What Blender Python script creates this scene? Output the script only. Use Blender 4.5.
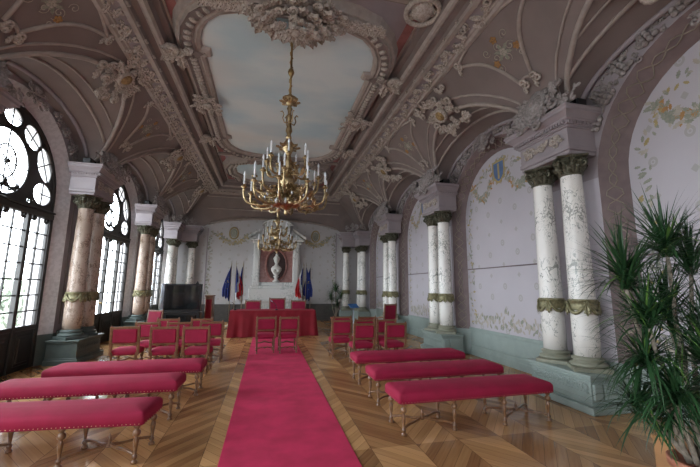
import bpy, math, random
import numpy as np
from mathutils import Vector, Matrix
PI = math.pi
random.seed(7)
for o in list(bpy.data.objects): bpy.data.objects.remove(o)
scene = bpy.context.scene
COL = scene.collection

# ------------------------------------------------------------------ camera
CX = 0.29                       # the room's long centre line
yaw, pitch, roll = [math.radians(v) for v in (13.367, 8.816, 0.42)]
fw = Vector((math.sin(yaw)*math.cos(pitch), math.cos(yaw)*math.cos(pitch), math.sin(pitch)))
rr = Vector((math.cos(yaw), -math.sin(yaw), 0)); uu = rr.cross(fw)
r2 = rr*math.cos(roll)+uu*math.sin(roll); u2 = -rr*math.sin(roll)+uu*math.cos(roll)
cam = bpy.data.cameras.new('camera'); camo = bpy.data.objects.new('camera', cam); COL.objects.link(camo)
mw = Matrix((r2, u2, -fw)).transposed().to_4x4(); mw.translation = (0, 0, 1.65)
camo.matrix_world = mw
cam.sensor_width = 36; cam.lens = 344.9/700*36; cam.clip_start = .05; cam.clip_end = 300
scene.camera = camo
# ------------------------------------------------------------------ view, world, daylight
vs = scene.view_settings
vs.view_transform = 'Standard'; vs.look = 'None'; vs.gamma = 1; vs.use_curve_mapping = False
vs.exposure = 0.0
w = bpy.data.worlds.new('sky'); scene.world = w; w.use_nodes = True
bg = w.node_tree.nodes['Background']; bg.inputs[0].default_value = (.86, .93, 1, 1); bg.inputs[1].default_value = 14.5
YN, YF, YC = -4.1, 17.5, 16.55  # near and far end walls, far edge of the cornice
PIER = {-1: [1.15, 5.2, 9.25, 13.3], 1: [.2, 4.54, 8.6, 12.55]}
BAY = {-1: [-1.35, 3.0, 7.15, 11.48, 15.4], 1: [-1.95, 2.33, 6.65, 10.6, 14.5]}
HALF = {-1: [2.4, 2.02, 2.02, 2.0, 1.85], 1: [2.1, 2.1, 2.03, 1.98, 1.95]}
SPR = 3.33; SPL = 3.47           # springing height of the arches, right and left
ARO = {-1: 1.74, 1: 1.72}; ARI = {-1: 1.50, 1: 1.45}     # outer / inner arch radius
ADW = {-1: 4.70, 1: 4.56}       # wall face distance from the centre line
ADI = {-1: 4.87, 1: 4.81}; DG = 4.91
DCOLS = {-1: 4.40, 1: 4.26}
def portal(name, loc, rot, sx, sy, power=None, spread=None):
    l = bpy.data.lights.new(name, 'AREA'); l.shape = 'RECTANGLE'; l.size = sx; l.size_y = sy
    if power is None: l.cycles.is_portal = True
    else: l.energy = power; l.color = (.88, .94, 1)
    if spread: l.spread = spread
    o = bpy.data.objects.new(name, l); o.location = loc; o.rotation_euler = rot; COL.objects.link(o); return o
for yc in BAY[-1]:
    portal('window_daylight', (CX-DG-.35, yc, 2.8), (0, -PI/2, 0), 4.2, 2.9)
for xx in (CX,):     # unseen window behind the camera, sized to set the frontal light
    portal('window_daylight', (xx, YN-.35, 1.75), (PI/2, 0, 0), 1.9, 2.7)

# ------------------------------------------------------------------ materials
def N(nt, t, **k):
    n = nt.nodes.new(t)
    for a, b in k.items(): setattr(n, a, b)
    return n
def mat(name, c, rough=.6, metal=0., c2=None, scale=8., bump=0., detail=4., spec=None, ramp=(.35, .65), coat=0., sheen=0.):
    m = bpy.data.materials.new(name); m.use_nodes = True; nt = m.node_tree; b = nt.nodes['Principled BSDF']
    b.inputs['Base Color'].default_value = (*c, 1); b.inputs['Roughness'].default_value = rough; b.inputs['Metallic'].default_value = metal
    if spec is not None: b.inputs['Specular IOR Level'].default_value = spec
    if coat: b.inputs['Coat Weight'].default_value = coat; b.inputs['Coat Roughness'].default_value = .1
    if sheen: b.inputs['Sheen Weight'].default_value = sheen; b.inputs['Sheen Roughness'].default_value = .4; b.inputs['Sheen Tint'].default_value = (*[min(1, v*1.6+.03) for v in c], 1)
    tc = N(nt, 'ShaderNodeTexCoord'); no = N(nt, 'ShaderNodeTexNoise'); no.inputs['Scale'].default_value = scale; no.inputs['Detail'].default_value = detail
    nt.links.new(tc.outputs['Object'], no.inputs['Vector'])
    if c2 is None: c2 = tuple(v*.82 for v in c)
    cr = N(nt, 'ShaderNodeValToRGB'); cr.color_ramp.elements[0].position = ramp[0]; cr.color_ramp.elements[1].position = ramp[1]
    cr.color_ramp.elements[0].color = (*c2, 1); cr.color_ramp.elements[1].color = (*c, 1)
    nt.links.new(no.outputs['Fac'], cr.inputs['Fac']); nt.links.new(cr.outputs['Color'], b.inputs['Base Color'])
    if bump:
        bp = N(nt, 'ShaderNodeBump'); bp.inputs['Strength'].default_value = bump; bp.inputs['Distance'].default_value = .01
        nt.links.new(no.outputs['Fac'], bp.inputs['Height']); nt.links.new(bp.outputs['Normal'], b.inputs['Normal'])
    return m
M = {}
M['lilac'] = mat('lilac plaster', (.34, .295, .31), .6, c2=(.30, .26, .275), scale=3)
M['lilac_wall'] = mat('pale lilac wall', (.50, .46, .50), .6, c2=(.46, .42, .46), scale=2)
M['mauve'] = mat('mauve plaster', (.225, .18, .168), .6, c2=(.195, .155, .145), scale=2)
M['rose'] = mat('rose panel', (.33, .13, .12), .6)
M['rib'] = mat('cream rib', (.40, .34, .305), .55)
M['relief'] = mat('stucco relief', (.52, .46, .41), .6, c2=(.32, .27, .23), scale=30)
M['relief_grey'] = mat('grey stucco relief', (.36, .32, .31), .6, c2=(.22, .19, .18), scale=25)
M['gold_relief'] = mat('dull gold relief', (.42, .29, .13), .5, .2, c2=(.25, .16, .07), scale=25)
M['band'] = mat('arch band brown', (.19, .135, .13), .6, c2=(.15, .105, .105), scale=6)
M['band_line'] = mat('arch band ornament', (.30, .25, .20), .6)
M['splay'] = mat('window splay plaster', (.60, .57, .58), .6, c2=(.52, .49, .50), scale=14, ramp=(.45, .55))
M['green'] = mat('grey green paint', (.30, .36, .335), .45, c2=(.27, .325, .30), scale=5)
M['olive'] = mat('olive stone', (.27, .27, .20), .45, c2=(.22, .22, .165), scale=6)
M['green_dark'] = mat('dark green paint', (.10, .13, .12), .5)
M['end_base'] = mat('dark end panelling', (.09, .085, .08), .5)
M['marble'] = mat('white marble', (.80, .77, .70), .22, c2=(.62, .60, .54), scale=5)
M['pink_marble'] = mat('beige pink marble', (.52, .38, .30), .25, c2=(.36, .25, .20), scale=16, ramp=(.3, .6))
M['statue'] = mat('statue marble', (.82, .80, .76), .35)
M['mon'] = mat('veined monument marble', (.70, .69, .66), .3, c2=(.52, .53, .51), scale=4)
M['red_marble'] = mat('red marble', (.42, .20, .17), .3, c2=(.30, .12, .10), scale=7)
M['niche'] = mat('niche brown', (.10, .055, .05), .5)
M['bronze'] = mat('bronze green', (.13, .125, .085), .4, .35, c2=(.07, .065, .04), scale=20)
M['bandgold'] = mat('green gilt', (.30, .27, .15), .4, .4, c2=(.16, .15, .08), scale=25)
M['brass'] = mat('polished brass', (.55, .42, .24), .28, 1., c2=(.32, .23, .12), scale=20)
M['rod'] = mat('aged brass', (.28, .19, .08), .4, .8)
M['candle'] = mat('ivory candle', (.85, .86, .88), .4)
M['bulb'] = mat('frosted bulb', (.92, .95, 1.), .2)
M['crystal'] = mat('cut crystal', (.85, .87, .9), .05, .3)
M['velvet'] = mat('crimson velvet', (.32, .003, .042), .8, c2=(.26, .002, .032), scale=5, sheen=.12)
M['cloth'] = mat('red table cloth', (.24, .004, .017), .8, c2=(.20, .003, .012), scale=4, sheen=.1)
M['carpet'] = mat('crimson carpet', (.57, .018, .09), .95, c2=(.42, .012, .06), scale=3, bump=.2, sheen=.1, detail=8)
M['oak'] = mat('turned walnut', (.22, .105, .045), .28, c2=(.12, .05, .02), scale=18, coat=.3)
M['chairwood'] = mat('chair wood', (.24, .11, .055), .35, c2=(.16, .07, .035), scale=18, coat=.2)
M['nail'] = mat('brass nails', (.7, .55, .3), .3, 1.)
M['iron'] = mat('dark window wood', (.022, .018, .016), .45)
M['black'] = mat('black plastic', (.012, .012, .014), .35)
M['screen'] = mat('dark glass screen', (.015, .016, .018), .06, spec=.8)
M['silver'] = mat('silver plastic', (.45, .5, .58), .3, .3)
M['terracotta'] = mat('terracotta', (.45, .17, .10), .7)
M['soil'] = mat('soil', (.03, .02, .015), .9)
M['leaf'] = mat('dracaena leaf', (.03, .085, .03), .4, c2=(.014, .045, .016), scale=3)
M['leaf_pale'] = mat('paler dracaena leaf', (.12, .24, .05), .4)
M['bark'] = mat('cane bark', (.34, .29, .23), .8, c2=(.2, .17, .13), scale=30)
M['paleoak'] = mat('tan wood', (.48, .24, .10), .4)
M['flag_blue'] = mat('flag navy', (.015, .035, .22), .7)
M['flag_white'] = mat('flag white', (.75, .75, .78), .7)
M['flag_red'] = mat('flag red', (.60, .02, .03), .7)
M['flag_star'] = mat('flag yellow', (.8, .6, .05), .7)
M['pole'] = mat('flag pole', (.45, .4, .3), .35, .6)
M['paint_green'] = mat('painted foliage', (.22, .24, .19), .7, c2=(.32, .31, .25), scale=30)
M['paint_beige'] = mat('painted beige', (.45, .40, .34), .7)
M['paint_gold'] = mat('painted gold', (.42, .33, .15), .7)
M['paint_blue'] = mat('painted blue', (.10, .17, .33), .7)
M['paint_orange'] = mat('painted ochre', (.42, .22, .08), .7)
M['lectblue'] = mat('blue folder', (.05, .16, .40), .5)
M['outleaf'] = mat('outdoor foliage', (.24, .27, .21), .8)
M['ground'] = mat('courtyard gravel', (.35, .33, .30), .9)

def glass():
    m = bpy.data.materials.new('window glass'); m.use_nodes = True; nt = m.node_tree; nt.nodes.clear()
    o = N(nt, 'ShaderNodeOutputMaterial'); t = N(nt, 'ShaderNodeBsdfTransparent'); g = N(nt, 'ShaderNodeBsdfGlossy'); g.inputs['Roughness'].default_value = .02
    t.inputs[0].default_value = (.96, .98, .98, 1)
    no = N(nt, 'ShaderNodeTexNoise'); no.inputs['Scale'].default_value = 1.5
    mm = N(nt, 'ShaderNodeMath', operation='MULTIPLY'); mm.inputs[1].default_value = .12
    nt.links.new(no.outputs['Fac'], mm.inputs[0])
    x = N(nt, 'ShaderNodeMixShader'); nt.links.new(mm.outputs[0], x.inputs[0]); nt.links.new(t.outputs[0], x.inputs[1]); nt.links.new(g.outputs[0], x.inputs[2]); nt.links.new(x.outputs[0], o.inputs[0])
    return m
M['glass'] = glass()

class NG:                        # tiny expression helper for node graphs
    def __init__(s, nt): s.nt = nt
    def m(s, op, a, b=None, c=None):
        n = s.nt.nodes.new('ShaderNodeMath'); n.operation = op
        for i, v in enumerate((a, b, c)):
            if v is None: continue
            if isinstance(v, (int, float)): n.inputs[i].default_value = v
            else: s.nt.links.new(v, n.inputs[i])
        return n.outputs[0]
    def mix(s, f, a, b):
        n = s.nt.nodes.new('ShaderNodeMix'); n.data_type = 'RGBA'
        for i, v in ((0, f), (6, a), (7, b)):
            if isinstance(v, (int, float)): n.inputs[i].default_value = v
            elif isinstance(v, tuple): n.inputs[i].default_value = (*v, 1)
            else: s.nt.links.new(v, n.inputs[i])
        return n.outputs[2]
def parquet():
    m = bpy.data.materials.new('chevron parquet'); m.use_nodes = True; nt = m.node_tree; b = nt.nodes['Principled BSDF']; g = NG(nt)
    tc = N(nt, 'ShaderNodeTexCoord'); sp = N(nt, 'ShaderNodeSeparateXYZ'); nt.links.new(tc.outputs['Object'], sp.inputs[0])
    x, y = sp.outputs[0], sp.outputs[1]
    W = .5
    u = g.m('ADD', g.m('ABSOLUTE', g.m('SUBTRACT', x, CX)), W*2-.33)
    c = g.m('FLOOR', g.m('DIVIDE', u, W)); fu = g.m('SUBTRACT', u, g.m('MULTIPLY', c, W))
    par = g.m('MODULO', c, 2.)
    sgn = g.m('SUBTRACT', g.m('MULTIPLY', par, 2.), 1.)
    v = g.m('ADD', y, g.m('MULTIPLY', g.m('MULTIPLY', fu, sgn), 1.15))
    v = g.m('ADD', v, 50.)
    pw = .155
    k = g.m('FLOOR', g.m('DIVIDE', v, pw)); fv = g.m('SUBTRACT', g.m('DIVIDE', v, pw), k)
    cmb = N(nt, 'ShaderNodeCombineXYZ'); nt.links.new(c, cmb.inputs[0]); nt.links.new(k, cmb.inputs[1]); nt.links.new(g.m('SIGN', g.m('SUBTRACT', x, CX)), cmb.inputs[2])
    wn = N(nt, 'ShaderNodeTexWhiteNoise'); nt.links.new(cmb.outputs[0], wn.inputs[0])
    # grain runs along the plank
    along = g.m('SUBTRACT', g.m('MULTIPLY', u, 1.), g.m('MULTIPLY', g.m('MULTIPLY', y, sgn), 1.))
    cm2 = N(nt, 'ShaderNodeCombineXYZ'); nt.links.new(g.m('MULTIPLY', along, 1.5), cm2.inputs[0]); nt.links.new(g.m('MULTIPLY', v, 28.), cm2.inputs[1]); nt.links.new(g.m('MULTIPLY', wn.outputs[0], 9.), cm2.inputs[2])
    no = N(nt, 'ShaderNodeTexNoise'); no.inputs['Scale'].default_value = 1.; no.inputs['Detail'].default_value = 4; nt.links.new(cm2.outputs[0], no.inputs[0])
    tone = g.m('ADD', g.m('MULTIPLY', wn.outputs[0], .35), g.m('MULTIPLY', no.outputs['Fac'], .35))
    sheen_blk = g.m('MODULO', g.m('ADD', c, g.m('FLOOR', g.m('DIVIDE', g.m('ADD', y, 50.3), 3.6))), 2.)  # alternating blocks: directional plank sheen painted into the wood colour
    tone = g.m('ADD', tone, g.m('MULTIPLY', sheen_blk, .26))
    colr = g.mix(tone, (.14, .052, .018), (.74, .42, .18))
    gap = g.m('MAXIMUM', g.m('LESS_THAN', fv, .035), g.m('LESS_THAN', fu, .006))
    colr = g.mix(g.m('MULTIPLY', gap, .75), colr, (.05, .02, .008))
    nt.links.new(colr, b.inputs['Base Color'])
    n2 = N(nt, 'ShaderNodeTexNoise'); n2.inputs['Scale'].default_value = 2.2; nt.links.new(tc.outputs['Object'], n2.inputs[0])
    nt.links.new(g.m('ADD', g.m('MULTIPLY', n2.outputs['Fac'], .16), .15), b.inputs['Roughness'])
    bp = N(nt, 'ShaderNodeBump'); bp.inputs['Strength'].default_value = .15; bp.inputs['Distance'].default_value = .003
    nt.links.new(g.m('SUBTRACT', g.m('MULTIPLY', no.outputs['Fac'], .5), gap), bp.inputs['Height']); nt.links.new(bp.outputs[0], b.inputs['Normal'])
    return m
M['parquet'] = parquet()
def wallpaper(name, base, ring, ax, uoff, cell=.46):
    # painted field of small wreaths and fleurons on a pale ground
    m = bpy.data.materials.new(name); m.use_nodes = True; nt = m.node_tree; b = nt.nodes['Principled BSDF']; g = NG(nt)
    b.inputs['Roughness'].default_value = .6
    tc = N(nt, 'ShaderNodeTexCoord'); sp = N(nt, 'ShaderNodeSeparateXYZ'); nt.links.new(tc.outputs['Object'], sp.inputs[0])
    u = g.m('ADD', g.m('DIVIDE', g.m('ADD', sp.outputs[ax], uoff), cell), 50.); v = g.m('ADD', g.m('DIVIDE', sp.outputs[2], cell*1.05), 50.)
    cu = g.m('FLOOR', u)
    v = g.m('ADD', v, g.m('MULTIPLY', g.m('MODULO', cu, 2.), .5))
    cv = g.m('FLOOR', v)
    du = g.m('SUBTRACT', g.m('SUBTRACT', u, cu), .5); dv = g.m('SUBTRACT', g.m('SUBTRACT', v, cv), .5)
    r = g.m('SQRT', g.m('ADD', g.m('MULTIPLY', du, du), g.m('MULTIPLY', g.m('MULTIPLY', dv, dv), .8)))
    big = g.m('MODULO', cv, 2.)
    ringm = g.m('LESS_THAN', g.m('ABSOLUTE', g.m('SUBTRACT', r, .10)), .035)
    dot = g.m('LESS_THAN', r, .035)
    w1 = g.m('MULTIPLY', big, g.m('MAXIMUM', ringm, dot))
    # fleuron: a small cross of petals
    cr = g.m('LESS_THAN', g.m('ADD', g.m('MULTIPLY', g.m('ABSOLUTE', g.m('MULTIPLY', du, dv)), 60.), g.m('MULTIPLY', r, 7.)), .75)
    w2 = g.m('MULTIPLY', g.m('SUBTRACT', 1., big), cr)
    no = N(nt, 'ShaderNodeTexNoise'); no.inputs['Scale'].default_value = 1.6; no.inputs['Detail'].default_value = 6; nt.links.new(tc.outputs['Object'], no.inputs[0])
    bc = g.mix(no.outputs['Fac'], tuple(c*.9 for c in base), tuple(min(1, c*1.06) for c in base))
    c1 = g.mix(g.m('MULTIPLY', g.m('MAXIMUM', w1, w2), .75), bc, ring)
    nt.links.new(c1, b.inputs['Base Color']); return m
M['paper'] = wallpaper('painted lilac field', (.49, .455, .49), (.36, .34, .31), 1, 0.)
M['paper_end'] = wallpaper('painted grey field', (.50, .48, .48), (.38, .35, .30), 0, 0., .4)
def marble_col(name, base, vein, ramp, sc):
    m = bpy.data.materials.new(name); m.use_nodes = True; nt = m.node_tree; b = nt.nodes['Principled BSDF']; g = NG(nt)
    b.inputs['Roughness'].default_value = .25
    tc = N(nt, 'ShaderNodeTexCoord'); mp = N(nt, 'ShaderNodeMapping'); mp.inputs['Scale'].default_value = (1, 1, .55); nt.links.new(tc.outputs['Object'], mp.inputs[0])
    n1 = N(nt, 'ShaderNodeTexNoise'); n1.inputs['Scale'].default_value = sc; n1.inputs['Detail'].default_value = 8; n1.inputs['Distortion'].default_value = 2.2; nt.links.new(mp.outputs[0], n1.inputs[0])
    n3 = N(nt, 'ShaderNodeTexNoise'); n3.inputs['Scale'].default_value = sc*.4; nt.links.new(mp.outputs[0], n3.inputs[0])
    v = g.m('ABSOLUTE', g.m('SUBTRACT', n1.outputs['Fac'], .5)); vm = g.m('LESS_THAN', v, g.m('MULTIPLY', g.m('MAXIMUM', g.m('SUBTRACT', n3.outputs['Fac'], .42), 0.), ramp))
    bc = g.mix(n3.outputs['Fac'], tuple(c*.9 for c in base), base)
    nt.links.new(g.mix(g.m('MULTIPLY', vm, .8), bc, vein), b.inputs['Base Color']); return m
M['col'] = marble_col('white veined column marble', (.82, .79, .74), (.24, .25, .22), .16, 7.)
M['col_pink'] = marble_col('beige column marble', (.50, .385, .31), (.17, .11, .08), .30, 16.)
M['mon'] = marble_col('veined monument marble', (.74, .73, .70), (.45, .47, .45), .3, 3.)
def skypaint():
    m = bpy.data.materials.new('ceiling sky painting'); m.use_nodes = True; nt = m.node_tree; b = nt.nodes['Principled BSDF']; g = NG(nt)
    b.inputs['Roughness'].default_value = .7
    tc = N(nt, 'ShaderNodeTexCoord'); mp = N(nt, 'ShaderNodeMapping'); mp.inputs['Scale'].default_value = (.5, .85, 1); nt.links.new(tc.outputs['Object'], mp.inputs[0])
    n1 = N(nt, 'ShaderNodeTexNoise'); n1.inputs['Scale'].default_value = 1.1; n1.inputs['Detail'].default_value = 6; nt.links.new(mp.outputs[0], n1.inputs[0])
    n2 = N(nt, 'ShaderNodeTexNoise'); n2.inputs['Scale'].default_value = .5; n2.inputs['Detail'].default_value = 3; nt.links.new(mp.outputs[0], n2.inputs[0])
    cr = N(nt, 'ShaderNodeValToRGB'); e = cr.color_ramp.elements; e[0].position = .38; e[0].color = (.50, .64, .70, 1); e[1].position = .62; e[1].color = (.68, .75, .76, 1)
    nt.links.new(n1.outputs['Fac'], cr.inputs[0])
    f = g.m('MULTIPLY', g.m('MAXIMUM', g.m('SUBTRACT', n2.outputs['Fac'], .5), 0.), 4.)
    nt.links.new(g.mix(f, cr.outputs[0], (.70, .67, .64)), b.inputs['Base Color']); return m
M['sky'] = skypaint()

# ------------------------------------------------------------------ mesh helpers
class MB:
    def __init__(s): s.v = []; s.f = []; s.mi = []; s.sm = []; s.n = 0; s.mats = []
    def slot(s, m):
        if m not in s.mats: s.mats.append(m)
        return s.mats.index(m)
    def add(s, verts, faces, m, smooth=False, M4=None):
        v = np.asarray(verts, float).reshape(-1, 3)
        if M4 is not None:
            A = np.array(M4); v = v@A[:3, :3].T+A[:3, 3]
        i = s.slot(m); n = s.n
        s.v.append(v); s.f.extend([tuple(a+n for a in q) for q in faces]); s.mi.extend([i]*len(faces)); s.sm.extend([smooth]*len(faces)); s.n += len(v)
    def box(s, a, b, m, M4=None):
        (x0, y0, z0), (x1, y1, z1) = a, b
        x0, x1 = min(x0, x1), max(x0, x1); y0, y1 = min(y0, y1), max(y0, y1); z0, z1 = min(z0, z1), max(z0, z1)
        v = [(x0,y0,z0),(x1,y0,z0),(x1,y1,z0),(x0,y1,z0),(x0,y0,z1),(x1,y0,z1),(x1,y1,z1),(x0,y1,z1)]
        s.add(v, [(0,3,2,1),(4,5,6,7),(0,1,5,4),(1,2,6,5),(2,3,7,6),(3,0,4,7)], m, False, M4)
    def bbox(s, a, b, m, r=.01, M4=None):        # box with chamfered edges
        a = [min(p, q) for p, q in zip(a, b)], [max(p, q) for p, q in zip(a, b)]; lo, hi = a
        r = min(r, *[(hi[i]-lo[i])*.49 for i in range(3)])
        import itertools
        vs = []; idx = {}
        for c in itertools.product((0, 1), repeat=3):
            for ax in range(3):
                p = [(hi[i] if c[i] else lo[i]) for i in range(3)]
                for i in range(3):
                    if i != ax: p[i] += (-r if c[i] else r)
                idx[(c, ax)] = len(vs); vs.append(p)
        fs = []
        for ax in range(3):
            o = [i for i in range(3) if i != ax]
            for sd in (0, 1):
                q = []
                for (p1, p2) in ((0, 0), (1, 0), (1, 1), (0, 1)):
                    c = [0, 0, 0]; c[ax] = sd; c[o[0]] = p1; c[o[1]] = p2; q.append(idx[(tuple(c), ax)])
                fs.append(tuple(q))
            for p1 in (0, 1):
                for p2 in (0, 1):
                    c0 = [0, 0, 0]; c0[o[0]] = p1; c0[o[1]] = p2; c1 = list(c0); c0[ax] = 0; c1[ax] = 1
                    fs.append((idx[(tuple(c0), o[0])], idx[(tuple(c1), o[0])], idx[(tuple(c1), o[1])], idx[(tuple(c0), o[1])]))
        for c in itertools.product((0, 1), repeat=3): fs.append((idx[(c, 0)], idx[(c, 1)], idx[(c, 2)]))
        s.add(vs, fs, m, False, M4)
    def lathe(s, prof, m, c=(0, 0, 0), n=16, M4=None, sq=False, sm=True):
        v = []; f = []; ns = 4 if sq else n; off = PI/4 if sq else 0; k = math.sqrt(2) if sq else 1
        for (r, z) in prof:
            for i in range(ns):
                a = 2*PI*i/ns+off; v.append((c[0]+r*k*math.cos(a), c[1]+r*k*math.sin(a), c[2]+z))
        L = len(prof)
        for j in range(L-1):
            for i in range(ns):
                i2 = (i+1) % ns; f.append((j*ns+i, j*ns+i2, (j+1)*ns+i2, (j+1)*ns+i))
        f.append(tuple(range(ns))[::-1]); f.append(tuple((L-1)*ns+i for i in range(ns)))
        s.add(v, f, m, sm and not sq, M4)
    def tube(s, path, r, m, n=6, closed=False, M4=None, flat=1., up=None):
        P = [Vector(p) for p in path]; L = len(P)
        if L < 2: return
        v = []; f = []; prev = None
        for i, p in enumerate(P):
            if closed: t = P[(i+1) % L]-P[i-1]
            else: t = P[min(i+1, L-1)]-P[max(i-1, 0)]
            if t.length < 1e-9: t = Vector((0, 0, 1))
            t.normalize()
            if up is not None: a = Vector(up)
            elif prev is None: a = Vector((0, 0, 1)) if abs(t.z) < .9 else Vector((1, 0, 0))
            else: a = prev
            a = a-t*a.dot(t)
            if a.length < 1e-6: a = t.orthogonal()
            a.normalize(); b = t.cross(a); prev = a
            R = r[i] if hasattr(r, '__len__') else r
            for k in range(n):
                an = 2*PI*k/n; q = p+a*(R*flat*math.cos(an))+b*(R*math.sin(an)); v.append(tuple(q))
        for j in range(L if closed else L-1):
            j2 = (j+1) % L
            for i in range(n):
                i2 = (i+1) % n; f.append((j*n+i, j2*n+i, j2*n+i2, j*n+i2))
        if not closed: f.append(tuple(range(n))); f.append(tuple((L-1)*n+i for i in range(n))[::-1])
        s.add(v, f, m, True, M4)
    def sphere(s, c, r, m, nu=8, nv=6, M4=None):
        if not hasattr(r, '__len__'): r = (r, r, r)
        v = [(c[0], c[1], c[2]-r[2])]; f = []
        for j in range(1, nv):
            ph = -PI/2+PI*j/nv
            for i in range(nu):
                a = 2*PI*i/nu; v.append((c[0]+r[0]*math.cos(ph)*math.cos(a), c[1]+r[1]*math.cos(ph)*math.sin(a), c[2]+r[2]*math.sin(ph)))
        v.append((c[0], c[1], c[2]+r[2])); T = len(v)-1
        for i in range(nu):
            i2 = (i+1) % nu; f.append((0, 1+i2, 1+i)); f.append((T, T-nu+i, T-nu+i2))
            for j in range(nv-2): f.append((1+j*nu+i, 1+j*nu+i2, 1+(j+1)*nu+i2, 1+(j+1)*nu+i))
        s.add(v, f, m, True, M4)
    def grid(s, P, m, smooth=True, flip=False, M4=None):   # P: array nu x nv x 3
        P = np.asarray(P, float); a, b = P.shape[:2]; f = []
        for i in range(a-1):
            for j in range(b-1):
                q = (i*b+j, (i+1)*b+j, (i+1)*b+j+1, i*b+j+1); f.append(q[::-1] if flip else q)
        s.add(P.reshape(-1, 3), f, m, smooth, M4)
    def build(s, name, parent=None, loc=None):
        me = bpy.data.meshes.new(name)
        V = np.concatenate(s.v) if s.v else np.zeros((0, 3))
        me.from_pydata(V.tolist(), [], s.f)
        for m in s.mats: me.materials.append(m)
        me.polygons.foreach_set('material_index', s.mi); me.polygons.foreach_set('use_smooth', s.sm); me.update()
        o = bpy.data.objects.new(name, me); COL.objects.link(o)
        if parent: o.parent = parent
        if loc is not None: o.location = loc
        return o
def tag(o, label=None, cat=None, group=None, kind=None):
    for k, v in (('label', label), ('category', cat), ('group', group), ('kind', kind)):
        if v: o[k] = v
    return o
def thing(name, label, cat, loc=(0, 0, 0), rz=0., group=None):
    o = bpy.data.objects.new(name, None); COL.objects.link(o); o.location = loc; o.rotation_euler = (0, 0, rz); o.empty_display_size = .1
    return tag(o, label, cat, group)
CH = {}
def kids(o): return [c for c in COL.objects if c.parent == o]
def dup(o, parent=None, loc=None, rz=None, label=None):
    tree = [o]
    def rec(src, par):
        c = src.copy(); COL.objects.link(c); c.parent = par
        for ch in KID.get(src.name, []): rec(ch, c)
        return c
    KID = {}
    for x in COL.objects:
        if x.parent: KID.setdefault(x.parent.name, []).append(x)
    c = rec(o, parent)
    if loc is not None: c.location = loc
    if rz is not None: c.rotation_euler = (0, 0, rz)
    if label: c['label'] = label
    return c
def struct(mb, name, parent=None):
    o = mb.build(name, parent)
    if not parent: o['kind'] = 'structure'
    return o
def frame(o, u, v, nrm=None, s=1.):            # local x->u, y->v, z->n
    u = Vector(u).normalized(); v = Vector(v); v = (v-u*v.dot(u)).normalized(); n = Vector(nrm).normalized() if nrm is not None else u.cross(v)
    m = Matrix.Identity(4)
    for i in range(3): m[i][0] = u[i]*s; m[i][1] = v[i]*s; m[i][2] = n[i]*s; m[i][3] = o[i]
    return m
# carved ornament templates in the plane z=0 looking along +z
def t_leaf(mb, m, M4, L=1., W=.45, curl=.25):
    rows = 8; P = []
    for i in range(rows):
        t = i/(rows-1); y = L*t; hz = .05+.13*math.sin(t*PI)+curl*t*t*.5
        wv = W*(.28+.95*math.sin(PI*min(1, t*.86+.08)))*(1.18 if i % 2 else .72)
        if i == rows-1: wv = W*.06
        P.append([(-wv/2, y+(.07 if i % 2 else -.02), hz*.55), (-wv/4, y, hz), (0, y+.02, hz*.6), (wv/4, y, hz), (wv/2, y+(.07 if i % 2 else -.02), hz*.55)])
    mb.grid(P, m, False, M4=M4, flip=True)
def t_scroll(mb, m, M4, turns=1.25, R=.5, r=.09, hand=1, n=14):
    path = []; rad = []
    for i in range(n):
        t = i/(n-1); a = turns*2*PI*t; q = R*(1-.82*t)
        path.append((hand*(q*math.cos(a)-R), q*math.sin(a), r*.6+.05*t)); rad.append(r*(.55+.6*t))
    mb.tube(path, rad, m, 5, M4=M4, up=(0, 0, 1))
def t_flower(mb, m, M4, n=5, R=.5):
    for i in range(n):
        a = 2*PI*i/n; mb.sphere((R*.55*math.cos(a), R*.55*math.sin(a), .08), (R*.38, R*.38, R*.28), m, 6, 4, M4)
    mb.sphere((0, 0, .12), R*.26, m, 6, 4, M4)
def rot2(a, x=0, y=0, s=1.):
    return Matrix.Translation((x, y, 0))@Matrix.Rotation(a, 4, 'Z')@Matrix.Scale(s, 4)
def ornament(mb, m, M4, seed=0, nleaf=6, nscroll=4, w=1., h=1., flowers=2):
    r = random.Random(seed)
    for i in range(nscroll):
        a = r.uniform(0, 2*PI); x = r.uniform(-.5, .5)*w*.75; y = r.uniform(-.5, .5)*h*.75
        t_scroll(mb, m, M4@rot2(a, x, y, r.uniform(.22, .4)), hand=r.choice((-1, 1)), r=.16)
    for i in range(nleaf):
        a = r.uniform(0, 2*PI); x = r.uniform(-.5, .5)*w*.7; y = r.uniform(-.5, .5)*h*.7
        t_leaf(mb, m, M4@rot2(a, x, y, r.uniform(.25, .42)), curl=.5)
    for i in range(flowers):
        t_flower(mb, m, M4@rot2(r.uniform(0, 2), r.uniform(-.4, .4)*w, r.uniform(-.4, .4)*h, r.uniform(.2, .32)))
def sweep_xy(mb, out, prof, m, closed=True, smooth=False):
    """sweep a profile [(offset outward, z)] round a polyline in plan"""
    P = [Vector((p[0], p[1])) for p in out]; L = len(P); nr = []
    for i in range(L):
        a = P[i-1] if (closed or i > 0) else P[i]; b = P[(i+1) % L] if (closed or i < L-1) else P[i]
        d1 = (P[i]-a); d2 = (b-P[i])
        if d1.length < 1e-9: d1 = d2
        if d2.length < 1e-9: d2 = d1
        d1.normalize(); d2.normalize(); n1 = Vector((d1.y, -d1.x)); n2 = Vector((d2.y, -d2.x)); n = n1+n2
        if n.length < .2: n = n1
        n.normalize(); n = n/max(.5, n.dot(n1)); nr.append(n)
    G = [[(P[i].x+nr[i].x*o, P[i].y+nr[i].y*o, z) for (o, z) in prof] for i in (list(range(L))+([0] if closed else []))]
    mb.grid(G, m, smooth)
def S(side, dx): return CX+side*dx     # side -1 left, +1 right

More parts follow.
